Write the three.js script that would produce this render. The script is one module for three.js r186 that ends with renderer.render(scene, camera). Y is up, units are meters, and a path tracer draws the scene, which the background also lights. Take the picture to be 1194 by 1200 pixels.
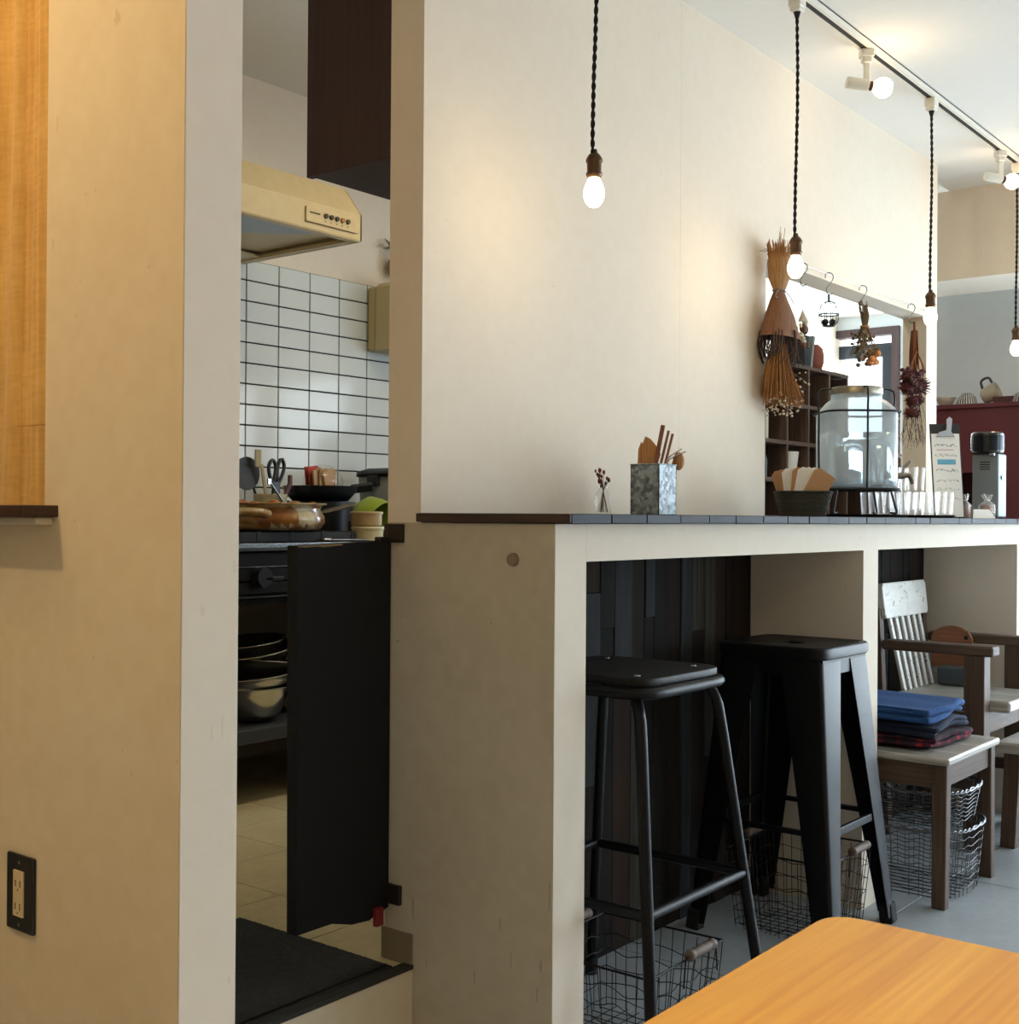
import * as THREE from 'three';
import { RoundedBoxGeometry } from 'three/addons/geometries/RoundedBoxGeometry.js';
import { mergeGeometries } from 'three/addons/utils/BufferGeometryUtils.js';
import { RectAreaLightUniformsLib } from 'three/addons/lights/RectAreaLightUniformsLib.js';

// ------------------------------------------------------------------ camera, sky, daylight, exposure
const scene = new THREE.Scene();
const renderer = new THREE.WebGLRenderer({ antialias: true });
renderer.toneMapping = THREE.LinearToneMapping;
renderer.toneMappingExposure = 1.27;
renderer.shadowMap.enabled = true;
RectAreaLightUniformsLib.init();

const camera = new THREE.PerspectiveCamera(44.94, 1194 / 1200, 0.05, 60);
camera.position.set(0, 1.12, 0);
camera.quaternion.setFromRotationMatrix(new THREE.Matrix4().makeBasis(
  new THREE.Vector3(0.622106, 0.006879, 0.782903),
  new THREE.Vector3(-0.007824, 0.999966, -0.002569),
  new THREE.Vector3(-0.782894, -0.004527, 0.622139)));
scene.add(camera);

scene.background = new THREE.Color(0.86, 0.94, 1.0);
scene.backgroundIntensity = 3.2;

function windowLight(w, h, x, y, z, lx, ly, lz, color, intensity) {
  const l = new THREE.RectAreaLight(color, intensity, w, h);
  l.position.set(x, y, z); l.lookAt(lx, ly, lz); scene.add(l); return l;
}
const DAY = new THREE.Color(0.70, 0.87, 1.0);
windowLight(3.2, 2.0, 6.26, 1.1, 0.45, 0, 1.1, 0.45, DAY, 4.0);        // shop front glazing at the far end of the room
windowLight(1.5, 1.8, 5.35, 1.2, 3.04, 5.35, 1.2, 0, DAY, 2.0);             // side window opposite the bar
windowLight(0.62, 1.9, 7.24, 1.2, -2.96, 0, 1.2, -2.96, DAY, 16.0);         // glazed back door of the kitchen
const LAMP = new THREE.Color(1.0, 0.69, 0.34);
const BULB_CD = 0.08, SPOT_CD = 1.65;

// ------------------------------------------------------------------ helpers
let seed = 7;
const rnd = () => { seed = (seed * 1664525 + 1013904223) >>> 0; return seed / 4294967296; };
const rr = (a, b) => a + (b - a) * rnd();
const V = (x, y, z) => new THREE.Vector3(x, y, z);
function hash(x, y, s) { let h = (x * 374761393 + y * 668265263 + s * 1442695041) | 0; h = Math.imul(h ^ (h >>> 13), 1274126177); return ((h ^ (h >>> 16)) >>> 0) / 4294967296; }
function noise(u, v, px, py, s) {           // periodic value noise, u v in [0,1)
  const x = u * px, y = v * py, xi = Math.floor(x), yi = Math.floor(y), f = x - xi, g = y - yi;
  const a = f * f * (3 - 2 * f), b = g * g * (3 - 2 * g), X = (xi + 1) % px, Y = (yi + 1) % py;
  const h = (i, j) => hash(i, j, s);
  return (h(xi % px, yi % py) * (1 - a) + h(X, yi % py) * a) * (1 - b) + (h(xi % px, Y) * (1 - a) + h(X, Y) * a) * b;
}
function fbm(u, v, px, py, s, oct = 4) { let t = 0, w = 0.5, n = 0; for (let i = 0; i < oct; i++) { t += w * noise(u, v, px, py, s + i); n += w; w *= 0.5; px *= 2; py *= 2; } return t / n; }
function tex(w, h, fn, metres, srgb = true) {
  const d = new Uint8Array(w * h * 4);
  for (let j = 0; j < h; j++) for (let i = 0; i < w; i++) {
    const c = fn(i / w, j / h), o = (j * w + i) * 4;
    for (let k = 0; k < 3; k++) d[o + k] = Math.max(0, Math.min(255, c[k] ?? c[0]));
    d[o + 3] = 255;
  }
  const t = new THREE.DataTexture(d, w, h); t.magFilter = THREE.LinearFilter; t.minFilter = THREE.LinearMipmapLinearFilter; t.generateMipmaps = true;
  t.wrapS = t.wrapT = THREE.RepeatWrapping; if (srgb) t.colorSpace = THREE.SRGBColorSpace;
  t.repeat.set(1 / metres[0], 1 / metres[1]); t.needsUpdate = true; return t;
}
const hex = (c) => [(c >> 16) & 255, (c >> 8) & 255, c & 255];
const mix = (a, b, t) => a.map((v, i) => v + (b[i] - v) * t);
function paintTex(c, dirt, amount, s) {
  const A = hex(c), B = hex(dirt);
  return tex(512, 512, (u, v) => {
    const n = fbm(u, v, 4, 4, s, 5), f = fbm(u, v, 64, 64, s + 9, 2), sp = noise(u, v, 150, 150, s + 20) > 0.988 && noise(u, v, 6, 6, s + 30) > 0.55 ? 1.4 : (noise(u, v, 26, 170, s + 40) > 0.94 && noise(u, v, 5, 5, s + 50) > 0.8 ? 0.8 : 0);
    return mix(A, B, Math.min(1, amount * (0.55 * n + 0.35 * f) + sp * amount));
  }, [1.6, 1.6]);
}
function woodTex(dark, light, m = [0.9, 0.28], s = 1, streak = 26) {
  const A = hex(dark), B = hex(light);
  return tex(512, 256, (u, v) => {
    const wv = v + 0.03 * fbm(u, v, 3, 3, s + 3, 3);
    const g = fbm(u, (wv + 1) % 1, 3, streak, s, 4), f = fbm(u, v, 8, 110, s + 7, 2);
    return mix(A, B, Math.max(0, Math.min(1, 1.7 * (0.65 * g + 0.35 * f) - 0.35)));
  }, m);
}
function mat(color, roughness = 0.7, o = {}) { return new THREE.MeshPhysicalMaterial({ color, roughness, side: THREE.DoubleSide, ...o }); }
function matT(map, roughness = 0.7, o = {}) { return new THREE.MeshPhysicalMaterial({ map, roughness, side: THREE.DoubleSide, ...o }); }

function flat(g) { const n = g.index ? g.toNonIndexed() : g; for (const k of Object.keys(n.attributes)) if (!['position', 'normal', 'uv'].includes(k)) n.deleteAttribute(k); n.morphAttributes = {}; return n; }
function metreUV(g, axis) {                 // uv in metres by the dominant normal, u along the given axis (grain)
  const p = g.attributes.position, n = g.attributes.normal, uv = new Float32Array(p.count * 2);
  for (let t = 0; t < p.count; t += 3) {
    let a = [0, 0, 0];
    for (let k = 0; k < 3; k++) { a[0] += Math.abs(n.getX(t + k)); a[1] += Math.abs(n.getY(t + k)); a[2] += Math.abs(n.getZ(t + k)); }
    const d = a.indexOf(Math.max(...a)); let [i, j] = [0, 1, 2].filter((q) => q !== d);
    if (axis === j) [i, j] = [j, i];
    for (let k = 0; k < 3; k++) { const c = [p.getX(t + k), p.getY(t + k), p.getZ(t + k)]; uv[(t + k) * 2] = c[i]; uv[(t + k) * 2 + 1] = c[j] + c[d] * 0.37; }
  }
  g.setAttribute('uv', new THREE.BufferAttribute(uv, 2)); return g;
}
const used = {};
function numbered(n) { if (used[n] === undefined) { used[n] = 0; return n; } used[n]++; return n + '_' + String(used[n]).padStart(3, '0'); }
function mesh(name, geos, m, parent, axis = 0, keepUV = false) {
  let g = (Array.isArray(geos) ? geos : [geos]).map(flat);
  g = g.length > 1 ? mergeGeometries(g, false) : g[0];
  if (!keepUV) metreUV(g, axis);
  const o = new THREE.Mesh(g, m); o.castShadow = o.receiveShadow = true;
  if (parent) { o.name = name; parent.add(o); } else { o.name = numbered(name); scene.add(o); }
  return o;
}
function tag(o, label, category, group) { o.userData.label = label; o.userData.category = category; if (group) o.userData.group = group; return o; }
function thing(name, label, category, p = [0, 0, 0], ry = 0, group) {
  const o = new THREE.Group(); o.name = numbered(name); o.position.set(...p); o.rotation.y = ry; scene.add(o); return tag(o, label, category, group);
}
function struct(name, geos, m, parent, axis = 0) { const o = mesh(name, geos, m, parent, axis); if (!parent) o.userData.kind = 'structure'; return o; }
function copy(src, p, ry, label, group) {
  const c = src.clone(); c.name = numbered(src.name.replace(/_\d{3}$/, '')); c.userData = { ...src.userData }; c.position.set(...p); if (ry !== undefined) c.rotation.y = ry;
  if (label) c.userData.label = label; if (group) c.userData.group = group; scene.add(c); return c;
}
// geometry makers
function B(x0, x1, y0, y1, z0, z1, r = 0) {  // box by extents
  const w = Math.abs(x1 - x0), h = Math.abs(y1 - y0), d = Math.abs(z1 - z0);
  const g = r ? new RoundedBoxGeometry(w, h, d, 2, Math.min(r, w / 2.01, h / 2.01, d / 2.01)) : new THREE.BoxGeometry(w, h, d);
  return g.translate((x0 + x1) / 2, (y0 + y1) / 2, (z0 + z1) / 2);
}
function bar(a, b, r0, r1 = r0, seg = 8) {   // round bar between two points
  const d = b.clone().sub(a), L = d.length(), g = new THREE.CylinderGeometry(r1, r0, L, seg);
  g.applyQuaternion(new THREE.Quaternion().setFromUnitVectors(V(0, 1, 0), d.normalize()));
  return g.translate((a.x + b.x) / 2, (a.y + b.y) / 2, (a.z + b.z) / 2);
}
function beam(a, b, w, d, taper = 1, r = 0.004) { // square bar between two points, w d at the bottom, times taper at the top
  const dir = b.clone().sub(a), L = dir.length(), g = new RoundedBoxGeometry(w, L, d, 2, Math.min(r, w / 2.1, d / 2.1)), p = g.attributes.position;
  for (let i = 0; i < p.count; i++) { const t = p.getY(i) / L + 0.5, s = 1 + (taper - 1) * t; p.setX(i, p.getX(i) * s); p.setZ(i, p.getZ(i) * s); }
  g.computeVertexNormals();
  g.applyQuaternion(new THREE.Quaternion().setFromUnitVectors(V(0, 1, 0), dir.normalize()));
  return g.translate((a.x + b.x) / 2, (a.y + b.y) / 2, (a.z + b.z) / 2);
}
function tube(pts, r, seg = 24, rad = 6, closed = false) { return new THREE.TubeGeometry(new THREE.CatmullRomCurve3(pts, closed, 'catmullrom', 0.5), seg, r, rad, closed); }
function lathe(prof, seg = 28) { return new THREE.LatheGeometry(prof.map(([r, y]) => new THREE.Vector2(Math.max(r, 0.0001), y)), seg); }
function ball(r, x = 0, y = 0, z = 0, s = [1, 1, 1], seg = 10) { return new THREE.SphereGeometry(r, seg + 4, seg).scale(...s).translate(x, y, z); }
function extr(pts, depth, bevel = 0) {       // polygon in xy extruded along z
  const s = new THREE.Shape(pts.map(([x, y]) => new THREE.Vector2(x, y)));
  return new THREE.ExtrudeGeometry(s, { depth, bevelEnabled: bevel > 0, bevelSize: bevel, bevelThickness: bevel, bevelSegments: 2, steps: 1 });
}
function loft(rings) {                       // closed rings of equal count joined into a skin
  const n = rings[0].length, pos = [], idx = [];
  for (const r of rings) for (const p of r) pos.push(p.x, p.y, p.z);
  for (let k = 0; k + 1 < rings.length; k++) for (let i = 0; i < n; i++) { const a = k * n + i, b = k * n + (i + 1) % n; idx.push(a, a + n, b, b, a + n, b + n); }
  const g = new THREE.BufferGeometry(); g.setAttribute('position', new THREE.Float32BufferAttribute(pos, 3)); g.setIndex(idx); g.computeVertexNormals();
  g.setAttribute('uv', new THREE.Float32BufferAttribute(new Float32Array(pos.length / 3 * 2), 2)); return g;
}
function superRing(hx, hz, y, e = 4, n = 40, cx = 0, cz = 0) { const r = []; for (let i = 0; i < n; i++) { const t = i / n * Math.PI * 2, c = Math.cos(t), s = Math.sin(t); r.push(V(cx + hx * Math.sign(c) * Math.abs(c) ** (2 / e), y, cz - hz * Math.sign(s) * Math.abs(s) ** (2 / e))); } return r; }

// ------------------------------------------------------------------ materials
const M = {
  wall: matT(paintTex(0xe9dfd0, 0xcbbba3, 0.35, 3), 0.85),
  wallCream: matT(paintTex(0xe6dcc6, 0xc2a67c, 0.42, 13), 0.82),
  wallCool: matT(paintTex(0xdbe3e8, 0xbcc4c8, 0.35, 17), 0.85),
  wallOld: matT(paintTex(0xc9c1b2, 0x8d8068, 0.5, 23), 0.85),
  ceil: matT(paintTex(0xece9e3, 0xd7d2c8, 0.3, 33), 0.9),
  concrete: matT(tex(512, 512, (u, v) => { const n = fbm(u, v, 5, 5, 41, 5), f = fbm(u, v, 80, 80, 46, 2); return mix([146, 152, 157], [188, 195, 200], 0.7 * n + 0.3 * f); }, [1.4, 1.4]), 0.3),
  grout: mat(0x4c4e50, 0.9),
  panelling: matT(woodTex(0x4a3526, 0x7a5c42, [1.2, 0.4], 91), 0.6),
  kitFloor: matT(tex(512, 512, (u, v) => { const n = fbm(u, v, 6, 6, 51, 5), f = fbm(u, v, 70, 70, 56, 2); return mix([182, 168, 124], [226, 212, 170], 0.7 * n + 0.3 * f); }, [1.1, 1.1]), 0.55),
  tile: mat(0xd6dcdc, 0.1, { specularIntensity: 0.7 }),
  tileGrout: mat(0x1d2326, 0.9),
  wire: mat(0x25221f, 0.45, { metalness: 0.7 }),
  blackMetal: mat(0x0b0c0f, 0.4, { specularIntensity: 0.45 }),
  blackWood: matT(woodTex(0x15120f, 0x241e1a, [0.6, 0.2], 61), 0.45, { specularIntensity: 0.4 }),
  darkPanel: matT(paintTex(0x1c1e22, 0x121315, 0.6, 71), 0.65, { specularIntensity: 0.4 }),
  darkCab: matT(woodTex(0x38272a, 0x4a3634, [0.9, 0.3], 64), 0.55),
  edgeWood: matT(woodTex(0x2c1e19, 0x4a352b, [0.7, 0.2], 66), 0.5),
  table: matT(woodTex(0xc98610, 0xe8b13a, [1.3, 0.5], 81, 12), 0.4),
  oldWood: matT(woodTex(0x39291f, 0x6a5240, [0.6, 0.16], 83), 0.6),
  oldWoodPaleSheen: matT(woodTex(0x8a837a, 0xc8c4bc, [0.6, 0.16], 85), 0.27),  // old wood lightened in colour for daylight glancing off the tops
  steel: mat(0xb8babc, 0.22, { metalness: 1 }),
  brass: mat(0x5c4634, 0.38, { metalness: 0.85 }),
  cord: mat(0x17130f, 0.85),
  white: mat(0xe8e4da, 0.45),
  plasticWhite: mat(0xe4dfd2, 0.4),
  bulb: new THREE.MeshStandardMaterial({ color: 0xfff4e0, emissive: new THREE.Color(1, 0.84, 0.58), emissiveIntensity: 4.2, roughness: 0.3 }),
  glass: new THREE.MeshPhysicalMaterial({ color: 0xffffff, roughness: 0.03, transmission: 1, thickness: 0, ior: 1.5, side: THREE.DoubleSide }),
  strawTex: matT(tex(128, 128, (u, v) => mix([118, 82, 46], [182, 140, 92], fbm(u, v, 5, 60, 245, 3)), [0.12, 0.1]), 0.92),
  paper: mat(0xefece4, 0.85), kraft: mat(0xb98d62, 0.85), straw: mat(0xa8743f, 0.9), strawDark: mat(0x7a4526, 0.92), twig: mat(0x4b3a30, 0.92), seedhead: mat(0xc9b79a, 0.9), driedRed: mat(0x53241f, 0.9), leafGrey: mat(0x5c5a54, 0.9),
};

// ------------------------------------------------------------------ the setting
const ZF = -1.417, ZW = -1.768, ZB = -1.864, CEIL = 2.56, KF = 0.173, ZT = -3.84, KCEIL = 2.85, XBAR = 1.925;
// dining floor: slab with large concrete tiles
const floor = struct('floor', B(-3, 7.6, -0.2, -0.012, -6, 3.2), M.grout);
{
  const s = 0.605, g = B(-0.3, 0.3, -0.012, 0, -0.3, 0.3, 0.002);
  metreUV(flat(g), 0);
  for (let i = 0; i < 9; i++) for (let j = 0; j < 5; j++) {
    const t = mesh('tile', g.clone().translate(1.2 + i * s, 0, -1.63 + j * s), M.concrete, floor);
  }
  mesh('tile_field', [B(-3, 0.895, -0.012, 0, -6, 3.2), B(6.345, 7.6, -0.012, 0, -6, 3.2), B(0.895, 6.345, -0.012, 0, 1.1, 3.2), B(0.895, 6.345, -0.012, 0, -6, -1.94)], M.concrete, floor);
}
// raised kitchen floor with its riser
const kfloor = struct('floor_kitchen', B(1.156, 7.4, 0, KF - 0.008, ZT, -1.783), M.wallCream);
{
  const s = 0.303;
  for (let i = 0; i < 8; i++) for (let j = 0; j < 7; j++) mesh('tile', B(1.166 + i * s, 1.166 + i * s + 0.3, KF - 0.009, KF, -1.79 - j * s - 0.3 + 0.02, -1.79 - j * s + 0.02 < -1.785 ? -1.79 - j * s + 0.02 : -1.79, 0.001), M.kitFloor, kfloor);
}
struct('trim_1', B(1.156, 1.9245, KF - 0.006, KF + 0.004, -1.805, -1.778, 0.002), mat(0x2b2a28, 0.7), null, 0);   // nosing of the step
struct('ceiling', [B(-3, 7.6, CEIL, CEIL + 0.12, ZB, 3.2), B(-3, 1.156, CEIL, CEIL + 0.12, -6, ZB)], M.ceil);
struct('ceiling_passage', B(1.156, 7.4, KCEIL, KCEIL + 0.1, ZT - 0.1, ZB), M.ceil);
struct('ceiling_kitchen', B(5.85, 7.4, 2.372, 2.44, -3.2, ZB - 0.002), M.ceil);
// partition with the curtained hatch, and its end face beside the passage
{
  const x0 = 1.057, x1 = 1.156, hz0 = -2.75, hz1 = -1.763, hy0 = 1.118, hy1 = 2.25;
  struct('wall_left', [B(x0, x1, 0, KCEIL, -6, hz0), B(x0, x1, 0, hy0, hz0, hz1), B(x0, x1, hy1, KCEIL, hz0, hz1), B(x0, x1, 0, CEIL, hz1, -1.4185)], M.wallCream, null, 1);
  struct('trim_2', B(x0 + 0.0005, x1, 0, CEIL, -1.4185, ZF, 0.0008), M.wall, null, 1);
}
// wall above the bar with the serving hatch
struct('wall_bar', [B(XBAR - 0.8, 5.0, CEIL + 0.12, KCEIL, ZB, ZW), B(XBAR, 2.9782, 1.108, CEIL, ZB, ZW), B(2.9788, 3.495, 1.108, CEIL, ZB, ZW), B(2.9, 3.1, 1.13, CEIL, ZB + 0.004, ZW - 0.0008), B(3.495, 4.885, 1.93, CEIL, ZB, ZW), B(4.885, 5.0, 1.108, CEIL, ZB, ZW)], M.wall, null, 1);
// kitchen shell
const wallBack = struct('wall_back', [B(1.1, 4.9, 0, KCEIL, ZT - 0.1, ZT), B(4.8, 4.9, 0, KCEIL, ZT, -3.2)], M.wall, null, 0);
struct('wall_back_right', B(4.9, 7.42, 0, KCEIL, -3.3, -3.2), M.wall);
mesh('grout_bed', B(2.4, 4.38, 0.88, 2.126, ZT, ZT + 0.004), M.tileGrout, wallBack);
{
  const tw = 0.1662, th = 0.0812, gap = 0.0055;
  const g = new RoundedBoxGeometry(tw - gap, th - gap, 0.012, 2, 0.002);
  for (let i = -4; i < 8; i++) for (let j = 0; j < 14; j++) {
    const t = new THREE.Mesh(g, M.tile); t.name = 'tile'; t.castShadow = t.receiveShadow = true;
    t.position.set(3.152 + (i + 0.5) * tw, 2.126 - (j + 0.5) * th, ZT + 0.005); t.rotation.set(rr(-0.006, 0.006), rr(-0.006, 0.006), 0); wallBack.add(t);
  }
}
// far end of the kitchen: wall with the glazed back door, then the wall stub beside the hatch
const WX = 7.3;
struct('wall_kitchen_end', [B(WX, WX + 0.12, 0, CEIL, -2.80, -1.9), B(WX, WX + 0.12, 2.292, CEIL, -3.3, -2.80)], M.wallCool, null, 1);
{
  const d = new THREE.Group(); d.name = 'door_1'; d.userData.kind = 'structure'; scene.add(d);
  mesh('casing', [B(WX - 0.03, WX + 0.05, 0.17, 2.292, -2.845, -2.80), B(WX - 0.03, WX + 0.05, 2.245, 2.292, -3.2, -2.845)], M.darkCab, d, 1);
  mesh('door_frame', [B(WX + 0.02, WX + 0.06, 0.17, 2.2, -2.92, -2.862), B(WX + 0.02, WX + 0.06, 2.12, 2.2, -3.2, -2.92), B(WX + 0.02, WX + 0.06, 0.17, 0.5, -3.2, -2.92)], mat(0x15202c, 0.4), d, 1);
  mesh('pane', B(WX + 0.035, WX + 0.041, 0.5, 2.12, -3.2, -2.92), M.glass, d);
}
struct('wall_stub', B(6.4, 6.5, 0, 2.37, -2.425, -2.1), matT(paintTex(0xd5c9b0, 0xb9a988, 0.4, 93), 0.85), null, 1);
// back corner beyond the end of the bar wall
struct('wall_far', B(6.15, 6.39, 0, CEIL, -2.2, -1.45), M.wallCool, null, 1);
struct('trim_3', B(5.42, 5.8, 2.17, CEIL, -2.12, 1.0), M.wall, null, 2);   // ceiling beam
// room shell out of view, with the glazed shop front
struct('wall_front', [B(-3, 4.6, 0, CEIL, 3.1, 3.2), B(6.1, 6.5, 0, CEIL, 3.1, 3.2), B(4.6, 6.1, 0, 0.3, 3.1, 3.2), B(4.6, 6.1, 2.1, CEIL, 3.1, 3.2)], M.wall, null, 1);
{
  const w = new THREE.Group(); w.name = 'window_2'; w.userData.kind = 'structure'; scene.add(w);
  mesh('window_frame', [4.62, 5.35, 6.08].map((x) => B(x - 0.02, x + 0.02, 0.3, 2.1, 3.12, 3.17)), mat(0x2a2c2e, 0.5), w, 1);
  for (const [a, b] of [[4.64, 5.33], [5.37, 6.06]]) mesh('pane', B(a, b, 0.3, 2.1, 3.142, 3.148), M.glass, w);
}
struct('wall_rear', B(-3, -2.9, 0, CEIL, -6, 3.1), M.wallCream, null, 1);
struct('wall_end', B(-3, 1.156, 0, CEIL, -6.1, -6), M.panelling, null, 1);
struct('wall_right', [B(6.39, 6.5, 0, CEIL, -1.45, -1.15), B(6.39, 6.5, 2.15, CEIL, -1.15, 2.05), B(6.39, 6.5, 0, 0.1, -1.15, 2.05), B(6.39, 6.5, 0, CEIL, 2.05, 3.2)], M.wall, null, 1);
{
  const w = new THREE.Group(); w.name = 'window_1'; w.userData.kind = 'structure'; scene.add(w);
  const f = [];
  for (const z of [-1.13, -0.07, 0.98, 2.03]) f.push(B(6.41, 6.47, 0.1, 2.15, z - 0.02, z + 0.02));
  for (const y of [0.12, 2.13]) f.push(B(6.41, 6.47, y - 0.02, y + 0.02, -1.11, 2.01));
  mesh('window_frame', f, mat(0x2a2c2e, 0.5), w, 1);
  for (const [a, b] of [[-1.11, -0.09], [-0.05, 0.96], [1.0, 2.01]]) mesh('pane', B(6.437, 6.443, 0.14, 2.11, a, b), M.glass, w);
}

// ------------------------------------------------------------------ the bar
{
  const bar0 = thing('bar_counter', 'off-white painted bar base with two open bays under the worktop', 'bar counter', [XBAR, 0, ZF]);
  const L = (g) => g.translate(-XBAR, 0, -ZF), E = 4.995, TOP = 1.108;
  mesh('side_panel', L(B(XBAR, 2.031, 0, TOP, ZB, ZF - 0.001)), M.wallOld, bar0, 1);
  mesh('post', L(B(XBAR + 0.0006, 2.031, 0, TOP, ZF - 0.001, ZF, 0.0006)), M.wall, bar0, 1);
  mesh('post', L(B(3.42, 3.528, 0, TOP, -1.775, ZF)), M.wall, bar0, 1);
  mesh('post', L(B(4.887, E, 0, TOP, -1.775, ZF)), M.wall, bar0, 1);
  mesh('rail', L(B(2.0311, 3.4199, 1.033, TOP, -1.775, ZF)), M.wall, bar0, 0); mesh('rail', L(B(3.5281, 4.8869, 1.033, TOP, -1.775, ZF)), M.wall, bar0, 0);
  mesh('back_panel', L(B(2.031, E, 0, TOP, ZB, -1.787)), M.blackWood, bar0, 1);
  const tones = [[0x171615, 0x262421], [0x222426, 0x3e4142], [0x261d18, 0x382c24], [0x2d2c29, 0x4e4a43], [0x1e1a17, 0x2e2722]];
  const pm = tones.map(([a, b], i) => matT(woodTex(a, b, [0.7, 0.12], 100 + i * 5), 0.85, { specularIntensity: 0.3 }));
  for (const [a, b] of [[2.031, 3.42], [3.528, 4.887]]) {
    let x = a, k = 0;
    while (x < b - 0.004) {
      let w = Math.min(rr(0.045, 0.085), b - x); if (b - x - w < 0.03) w = b - x;
      let y = 0;
      while (y < 1.03) {
        let h = Math.min(rr(0.35, 1.1), 1.033 - y); if (1.033 - y - h < 0.1) h = 1.033 - y;
        mesh('plank', L(B(x + 0.0008, x + w - 0.0008, y + 0.0008, y + h - 0.0008, -1.787, -1.776 + rr(-0.003, 0.003), 0.0012)), pm[Math.floor(rr(0, 5))], bar0, 1);
        y += h;
      }
      x += w;
    }
  }
  const disc = mesh('disc_cap', new THREE.CylinderGeometry(0.0125, 0.0135, 0.008, 24).rotateZ(Math.PI / 2).translate(-0.004, 1.037, -1.518 - ZF), mat(0x8a7564, 0.6), bar0);
  const sk = mesh('skirting_tile', L(B(XBAR - 0.006, XBAR, KF, 0.24, ZB - 0.006, -1.781, 0.002)), mat(0x7d705c, 0.5), bar0);
}
{
  const y0 = 1.11, y1 = 1.128, w = thing('bar_worktop', 'dark tiled worktop with brown end edge on the bar', 'worktop', [1.913, y0, -1.373]);
  const L = (g) => g.translate(-1.913, -y0, 1.373);
  mesh('slab', [L(B(1.917, 5.02, y0, y1 - 0.001, ZW + 0.0005, -1.378)), L(B(3.497, 4.883, y0, y1 - 0.001, -1.93, ZW))], mat(0x2c3036, 0.35), w);
  mesh('end_edge', L(B(1.913, 1.9175, y0, y1, ZW - 0.004, -1.373, 0.002)), M.edgeWood, w, 2);
  const em = [0x2c313b, 0x272b33, 0x353a45, 0x323236].map((c) => mat(c, 0.6, { specularIntensity: 0.5 }));
  let x = 1.9185, k = 0;
  while (x < 5.02) { const l = Math.min(rr(0.12, 0.138), 5.02 - x); mesh('edge_tile', L(B(x + 0.0012, x + l - 0.0012, y0 + rr(-0.001, 0.001), y1, -1.378, -1.373 + rr(-0.001, 0.001), 0.0018)), em[k++ % 4], w); x += l; }
  x = 1.9185; k = 0;
  while (x < 5.02) { const l = Math.min(0.1285, 5.02 - x); mesh('top_tile', L(B(x + 0.001, x + l - 0.001, y1 - 0.001, y1 + 0.0005, ZW + 0.001, -1.379, 0.0006)), em[(k++ * 3) % 4], w); x += l; }
}

// ------------------------------------------------------------------ lamps on the ceiling track
const ZTR = -1.484;
{
  const t = thing('lighting_track', 'white ceiling lighting track with a dark slot above the bar', 'track', [1.4, CEIL, ZTR]);
  mesh('rail', [B(0, 4.6, -0.022, 0, -0.018, -0.009), B(0, 4.6, -0.022, 0, 0.009, 0.018), B(0, 4.6, -0.004, 0, -0.018, 0.018)], M.plasticWhite, t);
  mesh('slot', B(0, 4.6, -0.019, -0.004, -0.009, 0.009), mat(0x2a2723, 0.8), t);
}
function pointLamp(parent, p, cd) { const l = new THREE.PointLight(LAMP, cd, 0, 2); l.position.set(...p); l.castShadow = true; l.shadow.radius = 1.4; parent.add(l); return l; }
function pendant(x, z, label, cd, drop = 0) {
  const t = thing('pendant_lamp', label, 'pendant lamp', [x, CEIL, z], 0, 'bare bulb pendants on the track');
  mesh('plug', [B(-0.02, 0.02, -0.05, -0.02, -0.018, 0.018, 0.004), B(-0.017, 0.017, -0.062, -0.045, -0.015, 0.015, 0.004)], M.plasticWhite, t);
  mesh('cord_grip', new THREE.CylinderGeometry(0.010, 0.004, 0.022, 12).translate(0, -0.072, 0), M.cord, t);
  const y0 = -0.08, y1 = -0.672, n = 150, c = [];
  for (const ph of [0, Math.PI]) { const pts = []; for (let i = 0; i <= n; i++) { const s = i / n, a = ph + s * 92; pts.push(V(0.0024 * Math.cos(a) + 0.006 * Math.sin(s * 5), y0 + (y1 - y0) * s, 0.0024 * Math.sin(a))); } c.push(new THREE.TubeGeometry(new THREE.CatmullRomCurve3(pts), 460, 0.0027, 5)); }
  mesh('twisted_cord', c, M.cord, t);
  mesh('socket', lathe([[0.0, -0.664], [0.006, -0.664], [0.007, -0.671], [0.012, -0.675], [0.0175, -0.684], [0.018, -0.69], [0.0155, -0.693], [0.0152, -0.712], [0.0175, -0.714], [0.0175, -0.718], [0.015, -0.719], [0.0148, -0.724], [0, -0.724]]), M.brass, t);
  mesh('bulb', lathe([[0.012, -0.722], [0.0135, -0.728], [0.0185, -0.739], [0.0225, -0.752], [0.0225, -0.762], [0.0185, -0.775], [0.0105, -0.784], [0.0, -0.787]], 24), M.bulb, t);
  pointLamp(t, [0, -0.755, 0], cd);
  return t;
}
pendant(2.146, ZTR, 'bare bulb pendant hanging before the plain wall beside the passage', BULB_CD);
pendant(3.108, ZTR, 'bare bulb pendant hanging beside the straw-coloured dried bunch', BULB_CD);
pendant(4.136, ZTR, 'bare bulb pendant hanging before the white post at the hatch end', BULB_CD);
pendant(5.09, ZTR, 'bare bulb pendant hanging before the far grey wall above the maroon cabinet', BULB_CD);
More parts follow.
